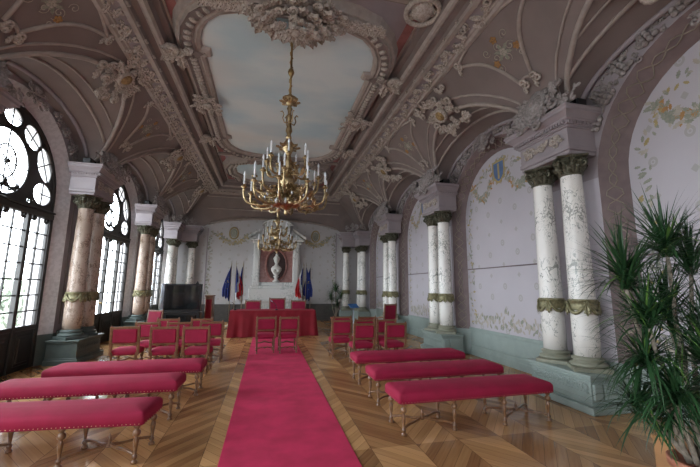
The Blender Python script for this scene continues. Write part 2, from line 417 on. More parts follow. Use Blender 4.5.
# ------------------------------------------------------------------ the room
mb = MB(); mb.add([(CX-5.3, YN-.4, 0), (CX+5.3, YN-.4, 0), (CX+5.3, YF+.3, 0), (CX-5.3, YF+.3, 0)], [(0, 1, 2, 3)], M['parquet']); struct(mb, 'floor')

NA = 24
def arch_pts(yc, R, z0=0., SPR=SPR):
    pts = [(yc+R, z0), (yc+R, .62)] if z0 < .62 else [(yc+R, z0)]
    pts += [(yc+R*math.cos(PI*i/NA), SPR+R*math.sin(PI*i/NA)) for i in range(NA+1)]
    pts += ([(yc-R, .62), (yc-R, z0)] if z0 < .62 else [(yc-R, z0)])
    return pts
TOP = 5.35
def side_wall(side, name, wall_m, low_m, splay_m, recess_m):
    SPR = SPL if side < 0 else 3.33
    mb = MB(); DW, DI, RO, RI = ADW[side], ADI[side], ARO[side], ARI[side]; X = S(side, DW); XI = S(side, DI)
    edges = [YN-.1]+[(BAY[side][k]+BAY[side][k+1])/2 for k in range(4)]+[YF+.1]
    for ib, yc in enumerate(BAY[side]):
        a, b = edges[ib], edges[ib+1]
        for (p, q) in ((a, yc-RO), (yc+RO, b)):
            mb.add([(X, p, 0), (X, q, 0), (X, q, .62), (X, p, .62)], [(0, 1, 2, 3)], low_m)
            mb.add([(X, p, .62), (X, q, .62), (X, q, SPR), (X, p, SPR)], [(0, 1, 2, 3)], wall_m); mb.add([(X, p, SPR), (X, q, SPR), (X, q, TOP), (X, p, TOP)], [(0, 1, 2, 3)], M['lilac'])
        for i in range(NA):
            y0, z0 = yc+RO*math.cos(PI*i/NA), SPR+RO*math.sin(PI*i/NA); y1, z1 = yc+RO*math.cos(PI*(i+1)/NA), SPR+RO*math.sin(PI*(i+1)/NA)
            mb.add([(X, y0, z0), (X, y1, z1), (X, y1, TOP), (X, y0, TOP)], [(0, 1, 2, 3)], M['lilac'])
        o = arch_pts(yc, RO, 0., SPR); n = arch_pts(yc, RI, 0., SPR)
        for i in range(len(o)-1):
            low = max(o[i][1], o[i+1][1]) <= .63
            mb.add([(X, *o[i]), (X, *o[i+1]), (XI, *n[i+1]), (XI, *n[i])], [(0, 1, 2, 3)], low_m if low else splay_m)
        if recess_m:
            mb.add([(XI, yc-RI, 0), (XI, yc+RI, 0), (XI, yc+RI, .62), (XI, yc-RI, .62)], [(0, 1, 2, 3)], low_m)
            pts = [(XI, p[0], p[1]) for p in n[1:-1]]
            mb.add(pts, [tuple(range(len(pts)))], recess_m)
        else:      # outer reveal to the outside face
            XO = S(side, DI+.3)
            for i in range(len(n)-1):
                mb.add([(XI, *n[i]), (XI, *n[i+1]), (XO, *n[i+1]), (XO, *n[i])], [(0, 1, 2, 3)], splay_m)
            # outside skin keeps daylight from leaking round the vault
    return mb
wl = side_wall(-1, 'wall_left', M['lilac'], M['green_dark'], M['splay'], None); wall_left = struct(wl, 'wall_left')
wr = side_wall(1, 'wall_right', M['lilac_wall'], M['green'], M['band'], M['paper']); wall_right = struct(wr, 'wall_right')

# far wall
mb = MB()
mb.box((CX-5.3, YF, .0), (CX+5.3, YF+.1, 6.2), M['paper_end'])
wf = struct(mb, 'wall_far')
mb = MB(); mb.box((CX-3.3, YF-.06, 0), (CX+3.3, YF, .75), M['end_base']); mb.box((CX-3.3, YF-.09, .75), (CX+3.3, YF, .81), M['end_base']); mb.box((CX-3.3, YF-.09, 0), (CX+3.3, YF, .14), M['end_base'])
struct(mb, 'baseboard_far')
# near wall behind the camera, with one unseen window sized for its frontal light
mb = MB(); xs = [CX-5.3, -3.1, -1.3, -.61, 1.19, 1.88, 3.68, CX+5.3]
for i in range(7):
    if i != 3: mb.box((xs[i], YN-.1, 0), (xs[i+1], YN, 6.2), M['lilac_wall'])
    else: mb.box((xs[i], YN-.1, 3.0), (xs[i+1], YN, 6.2), M['lilac_wall']); mb.box((xs[i], YN-.1, 0), (xs[i+1], YN, .4), M['green'])
struct(mb, 'wall_near')
mb = MB()
for i in (3,):
    a, b = xs[i], xs[i+1]
    for k in range(4): mb.box((a+(b-a)*k/3-.03, YN-.08, .4), (a+(b-a)*k/3+.03, YN-.03, 3.), M['iron'])
    for k in range(5): mb.box((a, YN-.08, .4+.6*k-.02), (b, YN-.03, .4+.6*k+.02), M['iron'])
struct(mb, 'window_9')

# ---- vaulted ceiling
DC = 2.95; ZC = 6.0
def zcove(dx):
    t = (4.4-dx)/(4.4-DC)
    if t <= 0: return 4.45
    return 4.45+1.55*(1.3*t-.3*t*t)
def zlun(dx, y, side=1):
    best = 0
    for yc, hw in zip(BAY[side], HALF[side]):
        v = (y-yc)/(hw-.2)
        if abs(v) < 1: best = max(best, 4.40+((.80 if side > 0 else .93)+(4.56-dx)*.30)*math.sqrt(1-v*v))
    return best
def zend(x, y):
    t = (YF-y)/(YF-YC); t = max(0, min(1, t))
    zc = 4.5+1.5*(1.3*t-.3*t*t)
    u = abs(x-CX)/3.25
    zl = 4.42+.56*math.sqrt(max(0, 1-u*u*.95))+ (YF-y)*.35
    return max(zc, zl)
def zendn(x, y):
    t = (y-YN)/1.3; t = max(0, min(1, t)); return 4.5+1.5*(1.3*t-.3*t*t) if t < 1 else 6.01
def zside(x, y):
    dx = abs(x-CX); return max(zcove(dx), zlun(dx, y, -1 if x < CX else 1))
def zceil(x, y):
    z = zside(x, y)
    if y > YC: z = min(max(z, 4.4), zend(x, y))
    if y < YN+1.3: z = min(z, zendn(x, y))
    return min(z, 6.0)
mb = MB()
for side in (-1, 1):
    P = []
    dxs = np.concatenate([np.linspace(DC, 4.5, 40), [4.6, 4.7, 4.85]]); ys = np.arange(YN, YF+.001, .05)
    for dx in dxs: P.append([(S(side, dx), y, zceil(S(side, dx), y)) for y in ys])
    mb.grid(P, M['mauve'], True, flip=(side == -1))
for (y0, y1) in ((YC, YF), (YN, YN+1.3)):
    P = [[(x, y, zceil(x, y)) for y in np.linspace(y0, y1, 24)] for x in np.linspace(CX-DC, CX+DC, 70)]
    mb.grid(P, M['mauve'], True)
# flat field with recess
ZF = 6.42
mb.add([(CX-2.5, YN+1.7, ZF), (CX+2.5, YN+1.7, ZF), (CX+2.5, YC-.4, ZF), (CX-2.5, YC-.4, ZF)], [(3, 2, 1, 0)], M['lilac'])
ceiling = struct(mb, 'ceiling')
# roof over everything so daylight only enters by the windows
mb = MB(); mb.box((CX-5.4, YN-.5, 6.7), (CX+5.4, YF+.4, 6.9), M['lilac'])
for sd in (-1, 1): mb.box((S(sd, 5.15), YN-.5, 5.0), (S(sd, 5.3), YF+.4, 6.7), M['lilac'])
mb.box((CX-5.3, YN-.5, TOP-.02), (CX-ADW[-1]+.02, YF+.4, TOP+.05), M['lilac'])
mb.box((CX-5.4, YN-.5, 5.9), (CX+5.4, YN-.1, 6.7), M['lilac']); mb.box((CX-5.4, YF+.1, 5.9), (CX+5.4, YF+.4, 6.7), M['lilac'])
struct(mb, 'roof_slab')

# ---- cornice around the ceiling field
rect = [(CX-DC, YN+1.3), (CX-DC, YC), (CX+DC, YC), (CX+DC, YN+1.3)]   # outward offsets negative = inward
mb = MB()
def rsweep(prof, m, sm=False): sweep_xy(mb, rect[::-1], prof, m, True, sm)
rsweep([(.12, 5.93), (.10, 5.90), (.03, 5.90), (.0, 5.94), (-.03, 5.94), (-.05, 5.97)], M['rib'])
rsweep([(-.05, 5.97), (-.24, 6.03)], M['lilac'])
rsweep([(-.24, 6.03), (-.25, 5.97), (-.33, 5.97), (-.34, 6.04)], M['rib'])
rsweep([(-.34, 6.04), (-.36, 6.12), (-.46, 6.14)], M['mauve'])
rsweep([(-.46, 6.14), (-.50, 6.11), (-.56, 6.11), (-.60, 6.16)], M['rib'])
rsweep([(-.60, 6.16), (-.62, 6.30), (-.72, 6.32), (-.74, ZF)], M['mauve'])
rsweep([(-.74, ZF-.004), (-.95, ZF-.004)], M['rose'])
cor = struct(mb, 'trim_1')
mb = MB(); k = 0
for side in (-1, 1):
    y = -2.6
    while y < YC-.1:
        M4 = frame((S(side, DC-.145), y, 5.99), (0, side*1., 0), (side*.95, 0, -.3), s=.24)
        n = M4.to_3x3()@Vector((0, 0, 1))
        if n.z > 0: M4 = M4@Matrix.Rotation(PI, 4, 'Y')
        t_leaf(mb, M['relief'], M4@rot2(.6+(k % 2)*1.9, -.2, -.3, .8), curl=.6); t_scroll(mb, M['relief'], M4@rot2(1.1*k, .35, 0, .7), r=.17, hand=(-1)**k)
        t_leaf(mb, M['relief'], M4@rot2(-1.2+(k % 3)*.9, .2, .25, .7), curl=.5); t_flower(mb, M['relief'], M4@rot2(k, -.35, .1, .42), 4)
        y += .215; k += 1
x = CX-2.7; k = 0
while x < CX+2.7:
    M4 = frame((x, YC-.145, 5.99), (-1, 0, 0), (0, .95, .3), s=.24)
    if (M4.to_3x3()@Vector((0, 0, 1))).z > 0: M4 = M4@Matrix.Rotation(PI, 4, 'Y')
    t_leaf(mb, M['relief'], M4@rot2(.6+(k % 2)*1.9, -.2, -.3, .8), curl=.6); t_scroll(mb, M['relief'], M4@rot2(1.1*k, .35, 0, .7), r=.17)
    x += .215; k += 1
struct(mb, 'cornice_foliage', cor)

# ---- painted sky panels with moulded frames
def panel_outline(y0, y1):
    h = [(0, .0), (.55, .03), (.95, .08), (1.28, .2), (1.52, .42), (1.68, .7), (1.76, 1.0), (1.77, 1.26), (1.62, 1.28), (1.62, 1.42), (1.74, 1.46)]
    r = [(CX+dx, y0+dy) for dx, dy in h]; f = [(CX+dx, y1-dy) for dx, dy in h[::-1]]
    l = [(2*CX-px, py) for px, py in (r+f)[::-1]]
    return r+f+l[1:-1]
def ring_frame(name, out, tri):
    mb = MB()
    z = ZF
    pr = [(-.06, 6.30), (-.03, 6.24), (.03, 6.22), (.05, 6.25), (.07, 6.25), (.10, 6.22), (.27, 6.20), (.31, 6.17), (.34, 6.25), (.38, 6.25), (.41, 6.31), (.45, z)]
    for (i_, j_, mm_) in ((0, 6, 'rib'), (5, 8, 'mauve'), (7, 12, 'rib')): sweep_xy(mb, out, pr[i_:j_], M[mm_], True, False)
    # egg ornament
    P = [Vector((p[0], p[1], 0)) for p in out]; L = len(P); acc = 0; k = 0
    for i in range(L):
        a, b = P[i], P[(i+1) % L]; d = (b-a); ln = d.length
        if ln < .16: continue
        d.normalize(); n = Vector((d.y, -d.x, 0)); cnt = max(1, int(ln/.115))
        for j in range(cnt):
            q = a+d*((j+.5)*ln/cnt)+n*.185; M4 = frame((q.x, q.y, 6.19), (d.x, d.y, 0), (n.x, n.y, 0), (0, 0, -1))
            mb.sphere((0, 0, 0), (.042, .082, .045), M['relief'], 6, 4, M4)
    return struct(mb, name)
MP = (5.42, 12.2)
panels = [MP, (13.0, 15.6), (-2.0, 4.25)]
mb = MB()
for (a, b) in panels:
    o = panel_outline(a, b) if b-a > 3 else [(CX+dx, yy) for dx, yy in ((0, a), (1.1, a+.05), (1.55, a+.3), (1.72, a+.75), (1.72, b-1.2), (1.5, b-.9), (1.45, b-.4), (1.1, b-.2), (0, b-.1), (-1.1, b-.2), (-1.45, b-.4), (-1.5, b-.9), (-1.72, b-1.2), (-1.72, a+.75), (-1.55, a+.3), (-1.1, a+.05))]
    mb.add([(x, y, 6.31) for x, y in o], [tuple(range(len(o)))[::-1]], M['sky'])
    if (a, b) != MP: ring_frame('trim_%d' % (3 if a > 5 else 4), o, None)
    else: ring_frame('trim_2', o, None)
pic = struct(mb, 'painted_sky_panels')
# flat mouldings of the field between panels
mb = MB()
def strip(x0, x1, y, d=.05):
    mb.box((x0, y-d, ZF-.08), (x1, y+d, ZF), M['rib']); mb.box((x0, y-d*2.2, ZF-.035), (x1, y+d*2.2, ZF), M['mauve'])
for y in (4.72, 12.66, 15.95): strip(CX-2.2, CX+2.2, y)
for sd in (-1, 1):
    mb.box((S(sd, 2.17), -2.6, ZF-.03), (S(sd, 2.21), 16.0, ZF), M['rib'])
    for (y, x) in ((4.98, 2.2), (12.5, 2.2)):
        pass
struct(mb, 'trim_5')

# corner scroll brackets and mid-side cartouches on the panel frame
def cartouche(name, label, origin, u, v, size, seed, m=M['relief'], boss=M['gold_relief'], group='stucco cartouches of the ceiling', flat=.3, dens=1.):
    e = thing(name, label, 'ceiling ornament', (0, 0, 0), 0, group)
    M4 = frame(origin, u, v, s=size); b1 = MB()
    r = random.Random(seed); K = int(24*dens)
    for i in range(K):
        a = 2*PI*i/K+r.uniform(-.2, .2); R_ = r.uniform(.25, .85)*(1.25 if abs(math.sin(2*a)) > .7 else .85)
        t_scroll(b1, m, M4@rot2(a+r.uniform(-1, 1), R_*math.cos(a), R_*math.sin(a), r.uniform(.2, .34)), hand=(-1)**i, r=.2)
        t_leaf(b1, m, M4@rot2(a-PI/2+r.uniform(-1.3, 1.3), .8*R_*math.cos(a), .8*R_*math.sin(a), r.uniform(.25, .42)), curl=.8, W=.5)
        if i % 3 == 0: t_flower(b1, m, M4@rot2(a, .9*R_*math.cos(a), .9*R_*math.sin(a), .22))
    b1.lathe([(.24, 0), (.27, .12), (.22, .18), (.17, .13)], m, n=14, M4=M4)
    b1.build('scrollwork', e)
    b2 = MB(); b2.sphere((0, 0, .1), (.19, .19, .12), boss, 12, 8, M4); b2.build('boss', e)
    return e
for sd, nm in ((-1, 'left'), (1, 'right')):
    for (y, w_) in ((8.8, 'middle'),):
        cartouche('frame_cartouche', 'stucco leaf cluster at the middle of the sky painting frame, %s side' % nm, (S(sd, 1.93), y-.1, 6.16), (0, 1, 0), (1, 0, 0), .5, 5+sd, boss=M['relief'])
    for (y, w_) in ((6.75, 'near'), (10.85, 'far')):
        mb = MB(); M4 = frame((S(sd, 2.05), y, 6.2), (sd*-1, 0, 0), (0, 1, 0), (0, 0, -1), s=.56)
        t_scroll(mb, M['relief'], M4@rot2(.3, 0, 0, .8), r=.15); t_scroll(mb, M['relief'], M4@rot2(2.4, -.4, .2, .6), r=.15, hand=-1)
        for a in (0, 1.2, 2.4, 4.): t_leaf(mb, M['relief'], M4@rot2(a, -.2, .1, .7), curl=.6)
        tag(mb.build('frame_scroll'), 'stucco scroll beside the %s %s notch of the large sky painting' % (w_, nm), 'ceiling ornament', 'scrolls on the sky painting frame')
# big rosettes the chandeliers hang from
def rosette(y, lab, s):
    e = thing('ceiling_rosette', lab, 'ceiling ornament', (CX, y, 6.2), 0, 'chandelier rosettes'); mb = MB()
    M0 = frame((0, 0, 0), (1, 0, 0), (0, -1, 0), s=s)
    rr__ = random.Random(int(y*10))
    for ring, (n, R, sc) in enumerate(((26, .95, .26), (24, .72, .28), (18, .5, .28), (12, .28, .26), (7, .1, .2))):
        for i in range(n):
            a = 2*PI*i/n+ring*.3; z = Matrix.Translation((0, 0, .10*ring+.03*(i % 2))); q = R*rr__.uniform(.85, 1.15)
            t_leaf(mb, M['relief'], M0@z@rot2(a-PI/2+rr__.uniform(-.7, .7), q*.9*math.cos(a), q*.55*math.sin(a), sc*rr__.uniform(.8, 1.3)), curl=.9, W=.6)
            if i % 2: t_scroll(mb, M['relief'], M0@z@rot2(a+rr__.uniform(-1, 1), q*math.cos(a), q*.6*math.sin(a), sc*.8), r=.2, hand=(-1)**i)
    for sd in (-1, 1):      # garlands running off along the frame
        for i in range(26):
            t_leaf(mb, M['relief'], M0@rot2(-sd*PI/2+(-1)**i*.8, sd*(.8+.045*i), -.02+.03*(i % 3), .2), curl=.8, W=.7)
            if i % 2: t_scroll(mb, M['relief'], M0@rot2(i, sd*(.8+.045*i), .02, .2), r=.2)
    mb.build('foliage', e); b = MB(); b.lathe([(.12, -.1), (.13, -.28), (.07, -.36), (.03, -.4)], M['relief'], n=12); b.build('drop', e)
rosette(5.3, 'large stucco leaf rosette holding the near chandelier', .78)
rosette(12.35, 'stucco leaf rosette holding the far chandelier', .6)
# shell medallions in the corners near the front
for sd, nm in ((-1, 'left'), (1, 'right')):
    e = thing('shell_medallion', 'round shell medallion in the ceiling corner at the near end of the painting, %s side' % nm, 'ceiling ornament', (S(sd, 2.08), 4.78, 6.3), 0, 'shell medallions')
    mb = MB(); M0 = frame((0, 0, 0), (1, 0, 0), (0, -1, 0), s=.3)
    for i in range(9):
        a = -PI*.9+PI*.8*i/8; t_leaf(mb, M['relief'], M0@rot2(a-PI/2+PI, .0, -.2, .7), curl=.5, W=.3)
    mb.tube([(.28*math.cos(a), .28*math.sin(a), -.05) for a in np.linspace(0, 2*PI, 24)[:-1]], .045, M['relief'], 6, True)
    for i in range(5): t_scroll(mb, M['relief'], M0@rot2(i*1.3, .9*math.cos(i*1.3), .9*math.sin(i*1.3), .6), r=.2)
    mb.build('scrollwork', e); b = MB(); b.sphere((0, 0, -.02), (.2, .2, .1), M['relief'], 12, 8); b.build('boss', e)

# ---- ribs, lunette mouldings, pendentive frames on the coves
mbr = MB(); mbo = MB(); mbg = MB()
def groin(side, yc, off=0., sc=1.):
    pts = []; hw = HALF[side][BAY[side].index(yc)]-.2
    for i in range(41):
        v = -1+2*i/40; y = yc+v*hw*sc
        dx = 4.4
        while dx > DC and zcove(dx) < zlun(dx, min(max(y, yc-hw+.005), yc+hw-.005), side): dx -= .01
        pts.append((dx-off, y))
    return pts
def onceil(side, dx, y, lift=.0): x = S(side, dx); return (x, y, zceil(x, y)-lift)
for side in (-1, 1):
    for yc in BAY[side]:
        hw = HALF[side][BAY[side].index(yc)]-.2; g = [p for p in groin(side, yc) if -4 < p[1] < YC+.3]
        mbr.tube([onceil(side, dx, y, .01) for dx, y in g], .045, M['rib'], 6, flat=.8)
        g2 = [(dx-.13-.05*(1-((y-yc)/hw)**2), yc+(y-yc)*1.03) for dx, y in g]
        mbr.tube([onceil(side, max(dx, DC+.02), y, .01) for dx, y in g2], .022, M['rib'], 5)
        for dxr, rr in ((4.5, .04), (4.1, .03), (3.85, .02)):   # transverse arches inside the lunette
            pts = []
            for i in range(37):
                v = -.97+1.94*i/36; y = yc+hw*v
                if zlun(dxr, y, side) > zcove(dxr)+.02 and -4 < y < YC+.3: pts.append((S(side, dxr), y, zlun(dxr, y, side)-.015))
            if len(pts) > 3: mbr.tube(pts, rr, M['rib'] if dxr < 4.4 else M['lilac'], 6)
    for yp in PIER[side]:
        # concave triangular frame on the pendentive
        def arc(a, b, bow, n=14):
            r = []
            for i in range(n+1):
                t = i/n; dx = a[0]+(b[0]-a[0])*t; y = a[1]+(b[1]-a[1])*t
                nx, ny = (b[1]-a[1]), -(b[0]-a[0]); L = math.hypot(nx, ny); q = bow*math.sin(PI*t)
                r.append((dx+nx/L*q, y+ny/L*q))
            return r
        A, B, C_ = (3.12, yp-.95), (3.12, yp+.95), (3.98, yp)
        for (p, q, bw) in ((A, (3.85, yp-.13), -.15), ((3.85, yp+.13), B, -.15), ):
            mbr.tube([onceil(side, dx, y, .015) for dx, y in arc(p, q, bw)], .032, M['rib'], 6)
        mbr.tube([onceil(side, dx, y, .015) for dx, y in arc((3.84, yp-.13), (3.84, yp+.13), -.03)], .03, M['rib'], 6)
        mbr.tube([onceil(side, dx, y, .015) for dx, y in arc((3.12, yp+.93), (3.12, yp-.93), .12)], .03, M['rib'], 6)
        for (dx, y) in ((3.14, yp-.93), (3.14, yp+.93), (3.88, yp-.12), (3.88, yp+.12)):
            o = onceil(side, dx, y, .02); M4 = frame(o, (0, 1, 0), (side*.7, 0, -.7), s=.15)
            if (M4.to_3x3()@Vector((0, 0, 1))).z > 0: M4 = M4@Matrix.Rotation(PI, 4, 'Y')
            t_scroll(mbo, M['relief'], M4@rot2(1., 0, 0), r=.2); t_scroll(mbo, M['relief'], M4@rot2(3., 0, 0), r=.2, hand=-1); t_leaf(mbo, M['relief'], M4, curl=.6)
        r = random.Random(int(yp*10)+side)
        cen = onceil(side, 3.42, yp, .012)
        sl = Vector(onceil(side, 3.7, yp))-Vector(onceil(side, 3.2, yp)); sl.normalize()
        M4 = frame(cen, (0, 1, 0), sl, s=.34)
        if (M4.to_3x3()@Vector((0, 0, 1))).z > 0: M4 = M4@Matrix.Rotation(PI, 4, 'Y')
        flatM = M4@Matrix.Diagonal((1, 1, .25, 1))
        for i in range(8): t_scroll(mbg, M['paint_beige'], flatM@rot2(i*.8, .75*math.cos(i*.8), .75*math.sin(i*.8)*.8, .5), r=.06, hand=(-1)**i)
        for i in range(3): t_flower(mbg, M['paint_orange'], flatM@rot2(i, (-.75, .7, 0)[i], (.2, .25, -.75)[i], .45))
        t_flower(mbg, M['paint_beige'], flatM@rot2(0, 0, 0, .5)); 
        for i in range(6): t_leaf(mbg, M['paint_green'], flatM@rot2(i*1.05, 0, 0, .5), curl=.1, W=.3)
# end wall arches
for (lift, rr, dy) in ((0, .05, .03), (.0, .035, .45), (.0, .03, .8)):
    pts = []
    for i in range(61):
        x = CX-3.15+6.3*i/60; y = YF-dy; pts.append((x, y, zend(x, y)-.02))
    mbr.tube(pts, rr, M['rib'], 6)
ribs = struct(mbr, 'trim_6'); struct(mbo, 'rib_scrolls', ribs); struct(mbg, 'pendentive_painting', ribs)
DESC = {}
for side in (-1, 1):
    for k, yc in enumerate(BAY[side]): DESC[yc] = ('behind', 'nearest', 'second', 'third', 'farthest')[k]
for side, nm, op in ((-1, 'left', 'window'), (1, 'right', 'blind arch')):
    for yc in BAY[side][1:]:
        g = min(groin(side, yc), key=lambda p: abs(p[1]-yc)); dx = g[0]-.08
        o = onceil(side, dx, yc, .05); sl = Vector((side*.75, 0, -.66))
        M4n = (Vector((0, 1, 0)).cross(sl)); v = sl if M4n.z < 0 else -sl
        cartouche('cove_cartouche', 'gilt centred cove cartouche above the %s %s from the front' % (DESC[yc], op if side < 0 else 'blind arch'), o, (0, 1, 0), v, .66, int(yc*7)+side, group=None)

# spandrel relief around each arch and painted decoration in blind arches
def spandrels(side, yc, m):
    SPR = SPL if side < 0 else 3.33
    mb = MB(); RO = ARO[side]; DW = ADW[side]; X = S(side, DW-.005); nrm = (-side, 0, 0)
    for i in range(31):
        a = PI*(.5+(i-15)*.0235)
        for q, (dr, sz) in enumerate(((.14, .30), (.30, .26))):
            R = RO+dr; y = yc+R*math.cos(a); z = SPR+R*math.sin(a)
            if z > zlun(DW, y, side)-.02: continue
            M4 = frame((X, y, z), (0, 1, 0), (0, 0, 1), nrm, s=sz)
            if i % 3 == 0:
                for k in range(7): mb.sphere(((k % 3-1)*.25, (k//3-1)*.25, .12), (.15, .15, .13), m, 6, 4, M4@rot2(a))
            else: ornament(mb, m, M4, int(yc*10)+i+100*q, 3, 2, .9, .9, 1)
    return mb
for side, wobj, m in ((-1, wall_left, M['relief_grey']), (1, wall_right, M['relief_grey'])):
    mb = MB()
    for yc in BAY[side][1:]:
        b = spandrels(side, yc, m); off = mb.n
        mb.v += b.v; mb.f += [tuple(i+off for i in f) for f in b.f]; mb.slot(m); mb.mi += b.mi; mb.sm += b.sm; mb.n += b.n
    struct(mb, 'spandrel_relief', wobj)
# big mask clusters at the crown of each arch
for side, nm in ((-1, 'window'), (1, 'blind arch')):
    for yc in BAY[side][1:]:
        cartouche('arch_mask_cluster', 'grey stucco cluster crowning the %s %s from the front' % (DESC[yc], nm), (S(side, ADW[side]-.08), yc, (SPR if side > 0 else SPL)+ARO[side]+.02), (0, side*-1., 0), (0, 0, 1), .36, int(yc*3)+side, m=M['relief_grey'], boss=M['relief_grey'], group=None)

# painted work on the blind arches (right wall)
mbp = MB(); mbb = MB()
DW, DI, RO, RI = ADW[1], ADI[1], ARO[1], ARI[1]
for yc in BAY[1][1:]:
    X = S(1, DI)-.004; r = random.Random(int(yc*13))
    def dab(y, z, a, s, m, W=.4):
        M4 = frame((X, y, z), (0, 1, 0), (0, 0, 1), (-1, 0, 0))@Matrix.Diagonal((1, 1, .03, 1))@rot2(a, 0, 0, s); t_leaf(mbp, m, M4, curl=.1, W=W)
    pts = []
    for k in range(90):     # border garland following the arch
        t = k/89; L1 = SPR-.8; total = 2*L1+PI*1.22
        d = t*total
        if d < L1: y, z = yc+1.24, .8+d
        elif d < L1+PI*1.22: a = (d-L1)/1.22; y, z = yc+1.22*math.cos(a), SPR+1.22*math.sin(a)
        else: y, z = yc-1.24, SPR-(d-L1-PI*1.22)
        pts.append((y, z))
    for (y, z) in pts:
        for j in range(2): dab(y+r.uniform(-.07, .07), z+r.uniform(-.05, .05), r.uniform(0, 6.28), r.uniform(.07, .12), r.choice((M['paint_green'], M['paint_green'], M['paint_beige'], M['paint_gold'])))
    for sd in (-1, 1):      # swag from the shield
        for k in range(34):
            t = k/33; y = yc+sd*(.22+.85*t); z = 4.28-.42*math.sin(PI*min(1, t*1.08))-.12*t
            for j in range(3): dab(y+r.uniform(-.05, .05), z+r.uniform(-.06, .06), r.uniform(0, 6.28), r.uniform(.08, .13), r.choice((M['paint_green'], M['paint_green'], M['paint_beige'], M['paint_orange'])))
    for k in range(46):     # flowers along the foot
        y = yc-1.2+2.4*k/45; h = .16+.12*abs(math.sin(k*.7))+.18*math.exp(-((k-23)/5)**2)
        for j in range(3): dab(y, .72+h*r.random(), r.uniform(-1, 1), r.uniform(.08, .13), r.choice((M['paint_green'], M['paint_beige'], M['paint_beige'])))
    # shield
    Ms = frame((X-.002, yc, 4.32), (0, 1, 0), (0, 0, 1), (-1, 0, 0))
    def shield(w_, h, z, m):
        P = [(w_*x, h*y, z) for x, y in ((-.5, .5), (.5, .5), (.5, 0), (.42, -.28), (.2, -.48), (0, -.56), (-.2, -.48), (-.42, -.28), (-.5, 0))]
        mbp.add(P, [tuple(range(len(P)))], m, False, Ms)
    shield(.44, .52, .001, M['paint_gold']); shield(.34, .42, .002, M['paint_blue'])
    mbp.box((-.03, -.18, .002), (.03, .18, .004), M['paint_gold'], Ms)
    for a in range(10):
        th = 2*PI*a/10; t_scroll(mbp, M['paint_gold'], Ms@Matrix.Diagonal((1, 1, .05, 1))@rot2(th, .26*math.cos(th), .32*math.sin(th), .1), r=.14)
    mbp.tube([(X, yc-RI, 2.12), (X, yc+RI, 2.12)], .012, M['band'], 4)
    # interlace on the splay band
    for ph in (0, PI):
        path = []
        seq = [(yc+9, 0)]
        n = 150
        for k in range(n+1):
            t = k/n; L1 = SPR-.64; total = 2*L1+PI*1.55; d = t*total
            f = .5+.30*math.sin(d*2*PI/.42+ph)*(1 if int(d/.84) % 2 == 0 else .45)
            R = RO+(RI-RO)*f; xx = S(1, DW+(DI-DW)*f)-.006
            if d < L1: y, z = yc+R, .64+d
            elif d < L1+PI*1.55: a = (d-L1)/1.55; y, z = yc+R*math.cos(a), SPR+R*math.sin(a)-.004
            else: y, z = yc-R, SPR-(d-L1-PI*1.55)
            path.append((xx-.006, y, z))
        mbb.tube(path, .011, M['band_line'], 4, up=(1, 0, 0))
struct(mbp, 'painted_garlands', wall_right); struct(mbb, 'arch_band_interlace', wall_right)
# thin panel lines on the pier faces and far wall, wainscot rail
mb = MB()
for side in (-1, 1):
    DW = ADW[side]; X = S(side, DW-.012); mm = M['lilac'] if side > 0 else M['mauve']
    for yp in PIER[side]:
        for sd in (-1, 1):
            y0 = yp+sd*.2
            mb.tube([(X, y0, .8), (X, y0, 4.3)], .009, mm, 4)
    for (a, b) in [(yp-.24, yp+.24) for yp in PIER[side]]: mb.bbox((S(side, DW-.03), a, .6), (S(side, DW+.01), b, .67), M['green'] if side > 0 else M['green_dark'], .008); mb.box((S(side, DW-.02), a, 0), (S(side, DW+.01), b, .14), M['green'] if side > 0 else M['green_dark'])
DW, DI, RO, RI = ADW[1], ADI[1], ARO[1], ARI[1]
for yc in BAY[1]:
    mb.bbox((S(1, DI-.035), yc-RI, .6), (S(1, DI+.01), yc+RI, .67), M['green'], .008); mb.box((S(1, DI-.02), yc-RI, 0), (S(1, DI+.01), yc+RI, .14), M['green'])
    mb.bbox((S(1, DI-.02), yc-RI+.02, .22), (S(1, DI+.01), yc+RI-.02, .25), M['green'], .005)
struct(mb, 'trim_7')
# end wall painted frame and garlands
mb = MB(); Y = YF-.004
def dabf(x, z, a, s, m): t_leaf(mb, m, frame((x, Y, z), (1, 0, 0), (0, 0, 1), (0, -1, 0))@Matrix.Diagonal((1, 1, .03, 1))@rot2(a, 0, 0, s), curl=.1, W=.5)
r = random.Random(4)
for sd in (-1, 1):
    xc = CX+sd*2.0+.05
    for k in range(40):
        t = k/39; x = xc+(-.75+1.5*t); z = 4.15-.42*math.sin(PI*t)
        for j in range(3): dabf(x+r.uniform(-.05, .05), z+r.uniform(-.05, .05), r.uniform(0, 6), r.uniform(.1, .16), r.choice((M['paint_green'], M['paint_beige'], M['paint_gold'])))
    mb.tube([(xc+.2*math.cos(a), Y, 4.2+.28*math.sin(a)) for a in np.linspace(0, 2*PI, 25)[:-1]], .035, M['paint_gold'], 5, True)
    mb.sphere((xc, Y, 4.2), (.15, .01, .22), M['paint_green'], 12, 6)
    for k in range(60):
        z = .95+3.3*k/59
        dabf(CX+sd*3.0+r.uniform(-.06, .06), z, r.uniform(0, 6), r.uniform(.08, .13), r.choice((M['paint_green'], M['paint_beige'])))
    mb.box((CX+sd*3.13-.02, YF-.03, .8), (CX+sd*3.13+.02, YF, 4.4), M['lilac'])
struct(mb, 'painted_end_garlands', wf)

